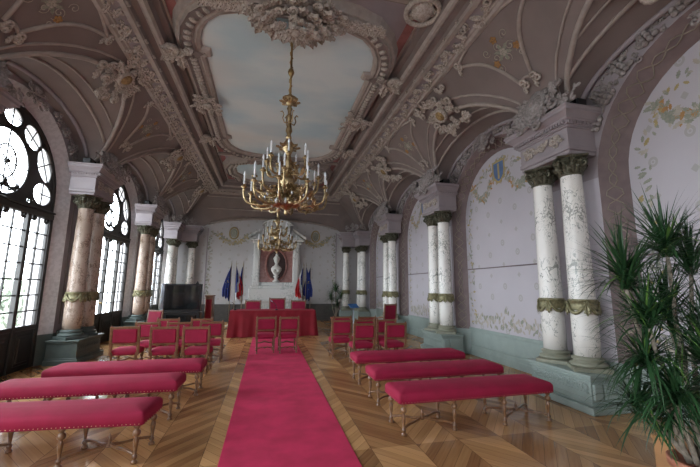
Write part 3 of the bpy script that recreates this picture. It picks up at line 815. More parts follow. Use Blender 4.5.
# ------------------------------------------------------------------ windows (left)
def make_window():
    # local: y along the wall, z up, x into the room (0 = glazing plane); origin at floor, centre
    e = bpy.data.objects.new('window_1', None); COL.objects.link(e); e['kind'] = 'structure'
    SPR = SPL; R = ARI[-1]+.01; b = MB(); I = M['iron']; ft = .035
    holes = [(0, 3.86, .52, .52)]
    holes = [(0, 3.84, .61, .60, 0), (0, 4.68, .25, .18, 0), (.58, 4.51, .29, .22, -.5), (-.58, 4.51, .29, .22, .5), (1.04, 4.10, .24, .38, .5), (-1.04, 4.10, .24, .38, -.5), (1.10, 3.50, .31, .24, 0), (-1.10, 3.50, .31, .24, 0), (.72, 3.28, .09, .06, 0), (-.72, 3.28, .09, .06, 0)]
    st = .028; n = int(2*R/st)+1; V = []; F = []; idx = {}
    def solid(y, z):
        if z > SPR and math.hypot(y, z-SPR) > R: return False
        if abs(y) > R: return False
        for (hy, hz, ry, rz, an) in holes:
            c_, s_ = math.cos(an), math.sin(an); p_ = (y-hy)*c_+(z-hz)*s_; q_ = -(y-hy)*s_+(z-hz)*c_
            if (p_/ry)**2+(q_/rz)**2 < 1: return False
        return True
    z0, z1 = 3.12, SPR+R
    for i in range(int((z1-z0)/st)+1):
        for j in range(n):
            y = -R+j*st; z = z0+i*st
            if solid(y+st/2, z+st/2):
                q = []
                for (jj, ii) in ((j, i), (j+1, i), (j+1, i+1), (j, i+1)):
                    for sx in (0,):
                        if (jj, ii) not in idx: idx[(jj, ii)] = len(V); V.append((.02, -R+jj*st, z0+ii*st))
                        q.append(idx[(jj, ii)])
                F.append(tuple(q))
    b.add(V, F, I); b.add([(-.02, y, z) for _, y, z in V], [f[::-1] for f in F], I)
    for (hy, hz, ry, rz, an) in holes:
        c_, s_ = math.cos(an), math.sin(an)
        E = lambda a: (0, hy+ry*math.cos(a)*c_-rz*math.sin(a)*s_, hz+ry*math.cos(a)*s_+rz*math.sin(a)*c_)
        b.tube([E(a) for a in np.linspace(0, 2*PI, 29)[:-1]], .024, I, 6, True)
        k = 8 if ry > .4 else 4
        for q in range(k//2):
            a = PI*q/(k//2); b.tube([E(a), E(a+PI)], .014, I, 4)
    b.tube([(0, .26*math.cos(a), 3.84+.30*math.sin(a)) for a in np.linspace(0, 2*PI, 25)[:-1]], .016, I, 5, True)
    b.sphere((.02, 0, 3.84), .045, I); 
    for k in range(10): t_scroll(b, I, frame((.03, -.25+.055*k, 3.42), (0, 1, 0), (0, 0, 1), (1, 0, 0), s=.11)@rot2(k*1.1), r=.2)
    pts = arch_pts(0, R-.04, 0., SPR)
    b.tube([(0, p, q) for p, q in pts], .055, I, 6)
    b.bbox((-.06, -R, 3.02), (.07, R, 3.15), I, .02); b.bbox((-.05, -R, 3.15), (.09, R, 3.19), I, .01)
    # mullions
    for y in (-.78, 0, .78): b.bbox((-.05, y-.045, 0), (.05, y+.045, 3.05), I, .012)
    for y in (-R+.03, R-.03): b.bbox((-.05, y-.05, 0), (.05, y+.05, 3.05), I, .01)
    lights = ((-R+.07, -.825), (-.735, -.045), (.045, .735), (.825, R-.07))
    zb = .82
    for (a, c) in lights:
        b.bbox((-.03, a, zb-.06), (.04, c, zb+.03), I, .01)
        mid = (a+c)/2; b.box((-.014, mid-.014, zb), (.014, mid+.014, 3.03), I)
        for k in range(1, 7): z = zb+k*(3.0-zb)/7; b.box((-.013, a, z-.013), (.013, c, z+.013), I)
        for sd in (-1, 1):      # shaped heads of the lights
            yy = a if sd < 0 else c
            t_scroll(b, I, frame((0, yy-sd*.05, 2.96), (0, sd, 0), (0, 0, -1), (1, 0, 0), s=.14)@rot2(.5), r=.22)
    b.build('window_frame', e)
    b = MB()
    for (a, c) in lights:
        b.box((-.02, a, 0), (.02, c, zb-.05), I); b.bbox((.015, a+.08, .1), (.04, c-.08, zb-.14), I, .015)
        b.bbox((.03, a+.14, .16), (.055, c-.14, zb-.2), I, .012)
    b.build('lower_panels', e)
    b = MB(); P = [(-.005, p, q) for p, q in arch_pts(0, R-.06, zb, SPR)]
    b.add(P, [tuple(range(len(P)))], M['glass']); b.build('pane', e)
    b = MB(); b.lathe([(.01, 0), (.02, .02), (.012, .05), (.02, .08)], M['rod'], M4=frame((.06, -.05, 1.15), (0, 0, 1), (0, 1, 0))); b.tube([(.08, -.05, 1.15), (.1, -.05, 1.15), (.1, -.16, 1.14)], .009, M['rod'], 6); b.build('handle', e)
    return e
win = make_window(); win.location = (S(-1, DG), BAY[-1][1], 0)
for i, yc in enumerate(BAY[-1][2:]+BAY[-1][:1]):
    c = dup(win, loc=(S(-1, DG), yc, 0)); c.name = 'window_%d' % (i+2)

# ------------------------------------------------------------------ columns, piers
def col_parts(e, shaft_m):
    gm = M['olive'] if shaft_m is M['col'] else M['green_dark']; b = MB(); b.bbox((-.235, -.235, 0), (.235, .235, .06), gm, .008)
    b.lathe([(.22, .06), (.238, .085), (.22, .115), (.19, .12), (.185, .14), (.205, .155), (.205, .175), (.175, .185), (.17, .2)], gm, n=24); b.build('base', e)
    b = MB(); b.lathe([(.168, .2), (.172, .5), (.17, 1.0), (.165, 1.6), (.155, 2.3), (.145, 2.86), (.152, 2.88), (.152, 2.9)], shaft_m, n=28); b.build('shaft', e)
    b = MB(); g = M['bandgold']
    b.lathe([(.172, .84), (.19, .85), (.19, .87), (.182, .88), (.18, .96), (.192, .97), (.196, .99), (.174, 1.)], g, n=24)
    for k in range(4):
        a0 = k*PI/2
        pts = []; rad = []
        for i in range(9):
            t = i/8; a = a0+t*PI/2; pts.append((.192*math.cos(a), .192*math.sin(a), .95-.15*math.sin(PI*t))); rad.append(.014+.016*math.sin(PI*t))
        b.tube(pts, rad, g, 6); M4 = frame((.19*math.cos(a0), .19*math.sin(a0), .93), (-math.sin(a0), math.cos(a0), 0), (0, 0, 1), (math.cos(a0), math.sin(a0), 0), s=.1)
        t_flower(b, g, M4); t_leaf(b, g, M4@rot2(PI, 0, 0, 1.6), curl=.2, W=.5)
    b.build('garland_band', e)
    b = MB(); z0 = 2.87; m = M['bronze']
    b.lathe([(.16, z0), (.175, z0+.02), (.15, z0+.04), (.14, z0+.1), (.15, z0+.2), (.2, z0+.265)], m, n=20)
    for row, (n, zz, s, rr) in enumerate(((9, z0+.03, .15, .148), (9, z0+.12, .14, .15))):
        for k in range(n):
            a = 2*PI*(k+.5*row)/n
            t_leaf(b, m, frame((rr*math.cos(a), rr*math.sin(a), zz), (-math.sin(a), math.cos(a), 0), (.12*math.cos(a), .12*math.sin(a), 1), s=s), curl=1., W=.75)
    for k in range(4):
        a = PI/4+k*PI/2
        M4 = frame((.215*math.cos(a), .215*math.sin(a), z0+.23), (math.cos(a), math.sin(a), 0), (0, 0, 1), s=.12)
        t_scroll(b, m, M4@rot2(1.2, .3, 0), r=.22); t_flower(b, m, frame((.2*math.cos(k*PI/2), .2*math.sin(k*PI/2), z0+.27), (-math.sin(k*PI/2), math.cos(k*PI/2), 0), (0, 0, 1), (math.cos(k*PI/2), math.sin(k*PI/2), 0), s=.09))
    b.bbox((-.215, -.215, z0+.265), (.215, .215, z0+.30), m, .012); b.build('capital', e)
PH = .5     # pedestal height
def make_pedestal(m):
    e = thing('column_pedestal', 'x', 'pedestal'); b = MB(); hy = .57; d0, d1 = -.30, .30    # local x: towards room negative
    b.bbox((-.33, -hy-.04, 0), (.30, hy+.04, .1), m, .01); b.bbox((-.29, -hy, .1), (.30, hy, .13), m, .01)
    b.box((-.26, -hy+.03, .12), (.30, hy-.03, .42), m); b.bbox((-.29, -hy, .42), (.30, hy, .46), m, .012); b.bbox((-.32, -hy-.03, .46), (.30, hy+.03, .5), m, .01)
    b.bbox((-.27, -hy+.06, .17), (-.255, hy-.06, .185), m, .004); b.bbox((-.275, -hy+.06, .25), (-.255, hy-.06, .262), m, .004); b.bbox((-.275, -hy+.06, .392), (-.255, hy-.06, .404), m, .004)
    b.build('body', e)
    b = MB(); k = 0; y = -hy+.13
    while y < hy-.1:
        b.tube([(-.264, y+.052*math.cos(a), .327+.045*math.sin(a)) for a in np.linspace(0, 2*PI, 15)[:-1]], .009, m, 5, True)
        b.sphere((-.264, y, .327), .014, m, 6, 4); y += .082
    b.build('frieze', e)
    b = MB(); b.bbox((-.24, -hy-.005, .17), (-.1, -hy+.04, .38), m, .01); b.bbox((-.07, -hy-.005, .17), (.2, -hy+.04, .38), m, .01); b.build('side_panel', e)
    return e
def make_entab(m, side):
    e = thing('entablature', 'x', 'entablature'); b = MB(); hy = .5; z0 = 0
    b.bbox((-.21, -hy, 0), (.295, hy, .06), m, .01); b.bbox((-.23, -hy-.02, .06), (.295, hy+.02, .13), m, .01)
    b.box((-.21, -hy, .13), (.295, hy, .41), m)
    b.bbox((-.24, -hy-.03, .41), (.295, hy+.03, .45), m, .01)
    # flared cornice
    P = []
    for (o, z) in ((.05, .50), (.08, .52), (.085, .54), (.1, .55), (.15, .60), (.17, .61), (.17, .65), (.19, .67), (.19, .69)):
        P.append([(.295, -hy-o, z), (-.21-o, -hy-o, z), (-.21-o, hy+o, z), (.295, hy+o, z)])
    b.grid(P, m, False); b.box((-.26, -hy-.05, .44), (.295, hy+.05, .53), m); b.add([(.295, -hy-.19, .69), (-.40, -hy-.19, .69), (-.40, hy+.19, .69), (.295, hy+.19, .69)], [(0, 3, 2, 1)], m)
    b.build('body', e)
    b = MB(); y = -hy-.02
    while y < hy+.05: b.box((-.305, y, .455), (-.25, y+.03, .505), m); y += .052
    x = -.24
    while x < .28:
        for s in (-1, 1): b.box((x, s*(hy+.04), .455), (x+.03, s*(hy+.07), .505), m)
        x += .052
    b.build('dentils', e)
    b = MB(); M4 = frame((-.215, 0, .27), (0, -1, 0), (0, 0, 1), (-1, 0, 0), s=.3)
    t_flower(b, M['relief'], M4@rot2(0, 0, 0, .6))
    for s in (-1, 1):
        for k in range(4):
            t_scroll(b, M['relief'], M4@rot2(k*.8, s*(.35+.3*k), 0, .4), r=.16, hand=s*(-1)**k); t_leaf(b, M['relief'], M4@rot2(-s*1.4+(-1)**k*.5, s*(.15+.3*k), 0, .45), curl=.4)
    b.build('frieze_scrolls', e)
    return e
def make_crest():
    e = thing('crest_ornament', 'x', 'ornament'); b = MB(); m = M['relief_grey']
    M4 = frame((-.25, 0, .30), (0, -1, 0), (.3, 0, 1), s=.56)
    b.lathe([(.36, 0), (.5, .06), (.46, .14), (.36, .12)], m, n=16, M4=M4@Matrix.Diagonal((.85, 1, 1, 1)))
    for k in range(14):
        a = 2*PI*k/14; t_scroll(b, m, M4@rot2(a, .62*math.cos(a), .62*math.sin(a), .34), r=.2, hand=(-1)**k); t_leaf(b, m, M4@rot2(a-PI/2, .45*math.cos(a), .4*math.sin(a), .4), curl=.9, W=.7)
    for s in (-1, 1):
        for k in range(3): ornament(b, m, M4@rot2(0, s*(.75+.28*k), -.25-.05*k, .6), 11*k+s, 4, 2, 1, .8, 2)
    b.build('scrollwork', e); b = MB(); b.sphere((0, 0, .1), (.3, .36, .12), m, 12, 8, M4)
    b.sphere((0, .05, .2), (.1, .14, .08), m, 8, 6, M4); b.build('boss', e)
    return e
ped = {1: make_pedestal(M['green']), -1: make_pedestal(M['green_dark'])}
ent = {1: make_entab(M['lilac'], 1), -1: make_entab(M['lilac'], -1)}
crest = make_crest()
cole = {}
for s, mm in ((1, M['col']), (-1, M['col_pink'])):
    cole[s] = thing('marble_column', 'x', 'column'); col_parts(cole[s], mm)
used = set()
def place(proto, loc, rz, label, cat_g=None):
    if proto.name not in used: used.add(proto.name); o = proto; o.location = loc; o.rotation_euler = (0, 0, rz); o['label'] = label
    else: o = dup(proto, loc=loc, rz=rz, label=label)
    if cat_g: o['group'] = cat_g
    return o
EZ = 3.67
for side, nm, cm in ((1, 'right', 'white veined'), (-1, 'left', 'beige veined')):
    rz = 0 if side > 0 else PI; D = DCOLS[side]
    for yp, w_ in zip(PIER[side][1:], ('nearest', 'second', 'third') if side > 0 else ('frontmost', 'second', 'third')):
        place(ped[side], (S(side, D), yp, 0), rz, '%s pedestal under the %s column pair on the %s wall' % ('grey green' if side > 0 else 'dark', w_, nm), 'column pedestals')
        for k, dy in enumerate((-.29, .29)):
            place(cole[side], (S(side, D), yp+dy, PH), rz+dy*2, '%s marble column, %s one of the %s pair on the %s wall' % (cm, ('nearer', 'farther')[k], w_, nm), 'marble columns along the walls')
        place(ent[side], (S(side, D), yp, EZ), rz, 'lilac entablature block over the %s column pair on the %s wall' % (w_, nm), 'entablature blocks')
        place(crest, (S(side, D), yp, EZ+.695), rz, 'carved stucco crest above the %s entablature on the %s wall' % (w_, nm), 'stucco crests')
        b = MB(); b.bbox((-.09, -.13, 0), (.09, .13, .13), M['black'], .02); b.box((-.095, -.1, .02), (-.088, .1, .11), M['screen'])
        o = b.build('loudspeaker', None, (S(side, D-.05), yp-.53, EZ+.695)); o.rotation_euler = (0, 0, rz)
        tag(o, 'small black loudspeaker on the %s entablature of the %s wall' % (w_, nm), 'speaker', 'loudspeakers on the entablatures')
# corner clusters at the far end
for side, nm in ((1, 'right'), (-1, 'left')):
    D = DCOLS[side]; DW = ADW[side]
    for k, (dx, y, lab) in enumerate(((D, YF-1.1, 'first'), (D, YF-.62, 'second'), (D-.66, YF-.3, 'against the end wall, third'))):
        place(cole[1], (S(side, dx), y, PH), k*.7, 'white marble column in the far %s corner, %s of three' % (nm, lab), 'corner columns')
    b = MB(); b.bbox((S(side, D-.3), YF-1.36, 0), (S(side, DW), YF, PH), M['green'], .015); b.bbox((S(side, D-.95), YF-.56, 0), (S(side, D-.3), YF, PH), M['green'], .015)
    tag(b.build('corner_pedestal'), 'grey green corner pedestal at the far %s corner' % nm, 'pedestal', 'corner pedestals')
    e = thing('corner_entablature', 'stepped lilac entablature over the far %s corner columns' % nm, 'entablature', (0, 0, 0), 0, 'corner entablatures'); b = MB()
    for (o, z0, z1) in ((0, EZ, 4.05), (.04, 4.05, 4.10), (.08, 4.1, 4.18), (.14, 4.18, 4.3), (.18, 4.3, 4.36)):
        b.bbox((S(side, D-.24-o), YF-1.34-o, z0), (S(side, DW), YF, z1), M['lilac'], .01); b.bbox((S(side, D-.9-o), YF-.54-o, z0), (S(side, D-.2), YF, z1), M['lilac'], .01)
    b.build('body', e)
    b = MB(); M4 = frame((S(side, D-.4), YF-1.1, 4.55), Vector((0, 0, 1)).cross(Vector((-side*.7, -.7, 0)))*-1, (0, 0, 1), (-side*.7, -.7, 0), s=.5)
    for k in range(5): ornament(b, M['relief_grey'], M4@rot2(0, -.8+.4*k, 0, .7), 3*k, 4, 3, 1, 1, 2)
    b.build('crest', e)
# ------------------------------------------------------------------ monument on the end wall
mx = .42; my = YF
e = thing('marble_monument', 'white marble wall monument with red panel behind the council table', 'monument', (mx, my, 0)); m = M['mon']
b = MB()
b.bbox((-1.35, -.55, 0), (1.35, 0, .95), m, .02); b.bbox((-1.42, -.6, .9), (1.42, 0, 1.02), m, .02)
b.bbox((-1.25, -.5, 1.02), (1.25, 0, 1.55), m, .02); b.bbox((-1.18, -.45, 1.55), (1.18, 0, 1.68), m, .02)
for k in range(9): b.bbox((-1.2+.3*k-.12, -.515, 1.1), (-1.2+.3*k+.12-.0, -.49, 1.46), m, .01) if 0 else None
b.build('base', e)
b = MB()
for s in (-1, 1):
    b.bbox((s*.78, -.32, 1.68), (s*1.1, 0, 3.7), m, .02); b.bbox((s*.84, -.36, 1.85), (s*1.04, -.3, 3.5), m, .015)
    t_scroll(b, m, frame((s*1.12, -.2, 3.1), (s, 0, 0), (0, 0, 1), (0, -1, 0), s=.3)@rot2(0), r=.2); t_scroll(b, m, frame((s*1.14, -.2, 2.2), (s, 0, 0), (0, 0, -1), (0, -1, 0), s=.3)@rot2(0), r=.2)
b.bbox((-.8, -.2, 1.68), (.8, 0, 1.85), m, .02); b.bbox((-.8, -.2, 3.5), (.8, 0, 3.75), m, .02)
b.build('pilasters', e)
b = MB(); b.bbox((-.8, -.14, 1.8), (.8, -.02, 3.55), M['red_marble'], .02)
b.tube([(.5*math.cos(a), -.16, 2.68+.74*math.sin(a)) for a in np.linspace(0, 2*PI, 41)[:-1]], .055, M['red_marble'], 8, True); b.build('red_panel', e)
b = MB(); b.sphere((0, -.145, 2.68), (.47, .03, .70), M['niche'], 28, 12); b.build('niche', e)
b = MB(); b.bbox((-1.16, -.36, 3.7), (1.16, 0, 3.84), m, .02); b.bbox((-1.3, -.46, 3.84), (1.3, 0, 3.94), m, .02)
for s in (-1, 1):   # raking cornice
    P = []
    for (t) in (0, 1):
        x = s*(1.38-(.66)*t); z = 3.94+.42*t; P.append([(x, -.46, z), (x, -.46, z+.13), (x, 0, z+.13), (x, 0, z)])
    b.grid(P, m, False); b.add([P[0][0], P[0][1], P[0][2], P[0][3]], [(0, 1, 2, 3)], m); b.add([P[1][0], P[1][1], P[1][2], P[1][3]], [(0, 1, 2, 3)], m)
    b.add([(s*1.3, -.3, 3.94), (s*.7, -.3, 3.94), (s*.7, -.3, 4.38)], [(0, 1, 2)], m)
b.bbox((-.62, -.4, 3.94), (.62, 0, 4.66), m, .03)
P = []
for r_, zz in ((.62, 0), (.72, .0), (.72, .1)): pass
for y in (-.46, 0):
    P.append([(.74*math.cos(a), y, 4.62+.27*math.sin(a)) for a in np.linspace(0, PI, 21)])
b.grid(P, m, False); v = P[0]; b.add(v, [tuple(range(len(v)))], m)
b.tube([(.70*math.cos(a), -.47, 4.62+.25*math.sin(a)) for a in np.linspace(0, PI, 21)], .05, m, 6)
ornament(b, m, frame((0, -.42, 4.35), (1, 0, 0), (0, 0, 1), (0, -1, 0), s=.6), 3, 6, 4, 1.2, .7, 3)
b.build('pediment', e)
# bust
eb = thing('marble_bust', 'white marble bust of a woman in the oval niche of the monument', 'statue', (mx, my-.32, 1.85)); m = M['statue']
b = MB()
b.lathe([(.1, 0), (.17, .03), (.15, .08), (.08, .13), (.07, .2), (.12, .26), (.13, .3)], m, n=16); b.build('socle', eb)
b = MB()
prof = [(.05, .28), (.10, .34), (.17, .44), (.24, .56), (.25, .66), (.20, .74), (.11, .80), (.075, .86), (.075, .93)]
b.lathe([(r_, z) for r_, z in prof], m, n=20, M4=Matrix.Diagonal((1, .55, 1, 1)))
b.sphere((0, -.02, 1.07), (.13, .145, .18), m, 16, 12)           # head
b.sphere((0, -.155, 1.05), (.018, .03, .04), m, 8, 6); b.sphere((0, -.14, .985), (.03, .015, .01), m, 6, 4); b.sphere((0, -.13, .95), (.035, .03, .03), m, 8, 6)
for s in (-1, 1): b.sphere((s*.045, -.13, 1.085), (.022, .014, .012), m, 6, 4); b.sphere((s*.115, 0, 1.05), (.018, .03, .04), m, 6, 5)
b.tube([(-.17, -.11, .62), (-.05, -.14, .5), (.1, -.14, .48), (.19, -.09, .6)], .035, m, 6); b.tube([(-.13, -.09, .5), (-.03, -.11, .4), (.11, -.1, .42)], .03, m, 6)
for s in (-1, 1): b.sphere((s*.11, -.13, .56), (.09, .06, .08), m, 10, 8)
b.build('figure', eb)
b = MB(); b.sphere((0, .03, 1.14), (.14, .15, .15), m, 14, 10); b.sphere((0, .03, 1.3), (.07, .08, .09), m, 10, 8); b.sphere((0, .14, 1.0), (.08, .07, .1), m, 8, 6)
for k in range(9): a = PI*k/8; b.sphere((.125*math.cos(a), -.05, 1.12+.1*math.sin(a)), .04, m, 6, 5)
b.build('hair', eb)

# ------------------------------------------------------------------ chandeliers
ech = thing('chandelier', 'large brass chandelier with white candles hanging nearest the front', 'chandelier', (CX-.04, 5.5, 0), 0, 'brass chandeliers')
B = M['brass']
b = MB()
b.lathe([(.02, 4.85), (.018, 5.2), (.04, 5.22), (.055, 5.27), (.04, 5.32), (.018, 5.34), (.018, 5.6), (.018, 6.15), (.03, 6.17), (.03, 6.2)], M['rod'], n=8)
b.tube([(.024*math.cos(k*1.1), .024*math.sin(k*1.1), 4.85+k*.03) for k in range(44)], .009, M['rod'], 5); b.build('rod', ech)
b = MB()
b.lathe([(.03, 4.05), (.05, 4.08), (.03, 4.14), (.055, 4.2), (.035, 4.3), (.03, 4.4), (.06, 4.45), (.03, 4.5), (.03, 4.56), (.05, 4.6), (.025, 4.64), (.05, 4.68), (.12, 4.75), (.13, 4.78), (.06, 4.8), (.03, 4.86)], B, n=14)
for k in range(8):
    a = 2*PI*k/8; t_leaf(b, B, frame((.06*math.cos(a), .06*math.sin(a), 4.7), (-math.sin(a), math.cos(a), 0), (math.cos(a), math.sin(a), .7), s=.11), curl=.8, W=.7)
for k in range(4):
    a = 2*PI*k/4+.4; M4 = frame((.03*math.cos(a), .03*math.sin(a), 4.35), (math.cos(a), math.sin(a), 0), (0, 0, 1))
    b.tube([M4@Vector(p) for p in ((0, 0, 0), (.06, -.02, 0), (.09, .05, 0), (.07, .12, 0), (.1, .17, 0), (.13, .15, 0))], .009, B, 6)
b.build('upper_stem', ech)
b = MB()
b.lathe([(.02, 2.78), (.035, 2.81), (.02, 2.85), (.06, 2.88), (.14, 2.95), (.18, 3.0), (.15, 3.05), (.07, 3.1), (.05, 3.18), (.09, 3.25), (.13, 3.33), (.1, 3.42), (.05, 3.5), (.06, 3.56), (.1, 3.62), (.06, 3.7), (.045, 3.8), (.09, 3.88), (.11, 3.95), (.07, 4.0), (.04, 4.06)], B, n=18)
for row, (z, r_, n, s) in enumerate(((2.92, .1, 10, .14), (3.22, .08, 8, .13), (3.6, .06, 8, .12), (3.9, .07, 8, .12))):
    for k in range(n):
        a = 2*PI*k/n; t_leaf(b, B, frame((r_*math.cos(a), r_*math.sin(a), z), (-math.sin(a), math.cos(a), 0), (.8*math.cos(a), .8*math.sin(a), .5), s=s), curl=.9, W=.6)
for k in range(12):
    a = 2*PI*k/12; M4 = frame((.12*math.cos(a), .12*math.sin(a), 3.1), (math.cos(a), math.sin(a), 0), (0, 0, 1), s=.2); t_scroll(b, B, M4@rot2(.4, .3, .1, .8), r=.1, hand=(-1)**k)
b.build('body', ech)
arms = [(10, .66, 3.16, .1, 2.99), (9, .51, 3.36, .39, 3.18), (7, .34, 3.66, .2, 3.53)]
protoarm = []
def make_arm(R, zc, zr):
    b = MB()
    P = [(.08, 0, zr+.12), (.16, 0, zr+.02), (R*.45, 0, zr-.08), (R*.7, 0, zc-.25), (R*.92, 0, zc-.22), (R, 0, zc-.1), (R, 0, zc)]
    # smooth the path
    Q = []
    for i in range(len(P)-1):
        p0 = Vector(P[max(i-1, 0)]); p1 = Vector(P[i]); p2 = Vector(P[i+1]); p3 = Vector(P[min(i+2, len(P)-1)])
        for t in (0, .33, .66): Q.append(.5*((2*p1)+(p2-p0)*t+(2*p0-5*p1+4*p2-p3)*t*t+(-p0+3*p1-3*p2+p3)*t**3))
    Q.append(Vector(P[-1])); b.tube(Q, .017, B, 6)
    M4 = frame((R*.55, 0, zr-.06), (1, 0, 0), (0, 0, 1)); t_scroll(b, B, M4@rot2(.3, 0, .02, .13), r=.12); t_scroll(b, B, M4@rot2(2.8, .02, -.02, .1), r=.12, hand=-1)
    t_leaf(b, B, M4@rot2(-.6, .08, -.06, .14), curl=.5); t_leaf(b, B, M4@rot2(.9, -.1, .02, .12), curl=.5)
    b.lathe([(.01, -.05), (.022, -.03), (.012, -.01), (.045, .01), (.05, .025), (.02, .03), (.022, .06)], B, (R, 0, zc), 10)
    arm = b.build('arm', ech)
    b = MB(); b.lathe([(.0145, .03), (.0145, .19), (.012, .195)], M['candle'], (R, 0, zc), 8)
    b.lathe([(.008, .19), (.019, .215), (.016, .24), (.007, .265), (.001, .28)], M['bulb'], (R, 0, zc), 8); b.build('candle', arm)
    return arm
for (n, R, zc, a0, zr) in arms:
    a = make_arm(R, zc, zr); a.rotation_euler = (0, 0, a0)
    for k in range(1, n): dup(a, parent=ech, rz=a0+2*PI*k/n)
b = MB()
for k in range(10):
    a = 2*PI*k/10+.2; b.lathe([(.002, 0), (.028, -.04), (.02, -.08), (.002, -.11)], M['crystal'], (.24*math.cos(a), .24*math.sin(a), 3.02), 6)
    b.lathe([(.002, 0), (.02, -.03), (.002, -.07)], M['crystal'], (.34*math.cos(a+.3), .34*math.sin(a+.3), 3.1), 6)
    b.tube([(.24*math.cos(a), .24*math.sin(a), 3.02), (.12*math.cos(a), .12*math.sin(a), 3.08)], .004, B, 4)
    b.tube([(.34*math.cos(a+.3), .34*math.sin(a+.3), 3.1), (.1*math.cos(a), .1*math.sin(a), 3.3)], .004, B, 4)
b.build('pendants', ech)
dup(ech, loc=(CX, 12.25, 0), rz=.3, label='brass chandelier with white candles hanging farther back before the monument')

# ------------------------------------------------------------------ carpet
b = MB(); b.bbox((CX-.66, .2, 0), (CX+.64, 12.0, .012), M['carpet'], .004); tag(b.build('carpet_runner'), 'long crimson carpet runner down the middle of the parquet', 'carpet')

# ------------------------------------------------------------------ benches
def leg_prof(h, s=1.):
    return [(r_*s, z*h) for r_, z in ((.012, 0), (.028, .015), (.03, .06), (.018, .09), (.014, .12), (.024, .15), (.024, .2), (.013, .23), (.016, .35), (.022, .5), (.026, .6), (.014, .68), (.014, .7), (.032, .73), (.036, .79), (.03, .85), (.014, .88), (.022, .92), (.03, .94), (.03, 1.))]
def make_bench():
    L, D, H0, H1 = 2.1, .50, .345, .475
    e = thing('velvet_bench', 'x', 'bench', (0, 0, 0), 0, 'velvet benches')
    b = MB(); nu, nv = 28, 12
    P = []
    # one wrapped cushion: sides then crowned top
    def ring(z, inset): 
        pts = []; n = 10; r_ = .03
        for (cx, cy, a0) in ((L/2, D/2, 0), (-L/2, D/2, 90), (-L/2, -D/2, 180), (L/2, -D/2, 270)):
            sx = 1 if cx > 0 else -1; sy = 1 if cy > 0 else -1
            for k in range(5):
                a = math.radians(a0+90*k/4); pts.append((cx-sx*(r_+inset)+r_*math.cos(a), cy-sy*(r_+inset)+r_*math.sin(a), z))
        return pts+[pts[0]]
    for z, i in ((H0, .012), (H0+.01, 0), (H1-.05, 0), (H1-.03, .004), (H1-.012, .018), (H1-.002, .04), (H1+.012, .09), (H1+.020, .14), (H1+.024, .19)): P.append(ring(z, i))
    b.grid(P, M['velvet'], True, flip=True); t = P[-1][:-1]; b.add(t, [tuple(range(len(t)))], M['velvet'], True); t = P[0][:-1]; b.add(t, [tuple(range(len(t)))[::-1]], M['velvet'])
    seat_ = b.build('seat', e)
    b = MB()
    n = 56
    for k in range(n):
        x = -L/2+.04+(L-.08)*k/(n-1)
        for s in (-1, 1): b.sphere((x, s*(D/2), H0+.018), (.0045, .003, .0045), M['nail'], 5, 4)
    for k in range(10):
        y = -D/2+.04+(D-.08)*k/9
        for s in (-1, 1): b.sphere((s*L/2, y, H0+.018), (.003, .0045, .0045), M['nail'], 5, 4)
    o = b.build('nail_trim', seat_); o['kind'] = 'stuff'; o['label'] = 'row of small brass nail heads along the lower edge'
    xs_ = (-.98, -.34, .34, .98)
    lp = None
    for x in xs_:
        for y in (-.2, .2):
            if lp is None: b = MB(); b.lathe(leg_prof(H0), M['oak'], n=12); lp = b.build('leg', e); lp.location = (x, y, 0)
            else: c = lp.copy(); COL.objects.link(c); c.parent = e; c.location = (x, y, 0)
    for (a, c) in ((-.98, -.34), (.34, .98)):
        b = MB(); mx_ = (a+c)/2; z = .075
        for sx, x in ((-1, a), (1, c)):
            for sy in (-1, 1):
                pts = []
                for k in range(11):
                    t = k/10; pts.append((x+(mx_-x)*(t**1.0), sy*.2*(1-t)**1.6*(1)+sy*.03*math.sin(PI*t), z+.035*math.sin(PI*t*.5)**2+.012*math.sin(PI*2*t)))
                b.tube(pts, .014, M['oak'], 7)
        b.lathe([(.02, 0), (.026, .02), (.012, .04), (.02, .055), (.018, .075), (.006, .1), (.004, .115)], M['oak'], (mx_, 0, z+.015), 10)
        b.sphere((mx_, 0, z+.02), (.035, .035, .02), M['oak'], 8, 6); b.build('stretcher', e)
    return e
bench = make_bench()
for i, (x, y, rz, lab) in enumerate((
    (2.55, 4.13, .01, 'crimson velvet bench on the right, nearest the front'), (2.58, 5.13, .0, 'crimson velvet bench in the middle of the three on the right'), (2.6, 6.23, .0, 'crimson velvet bench on the right, farthest back, before the chairs'),
    (-2.10, 4.17, -.08, 'crimson velvet bench on the left, nearest the front'), (-2.08, 5.2, -.02, 'crimson velvet bench in the middle of the three on the left'), (-1.96, 6.15, .0, 'crimson velvet bench on the left, farthest back, before the chairs'))):
    place(bench, (x, y, 0), rz, lab, 'velvet benches')

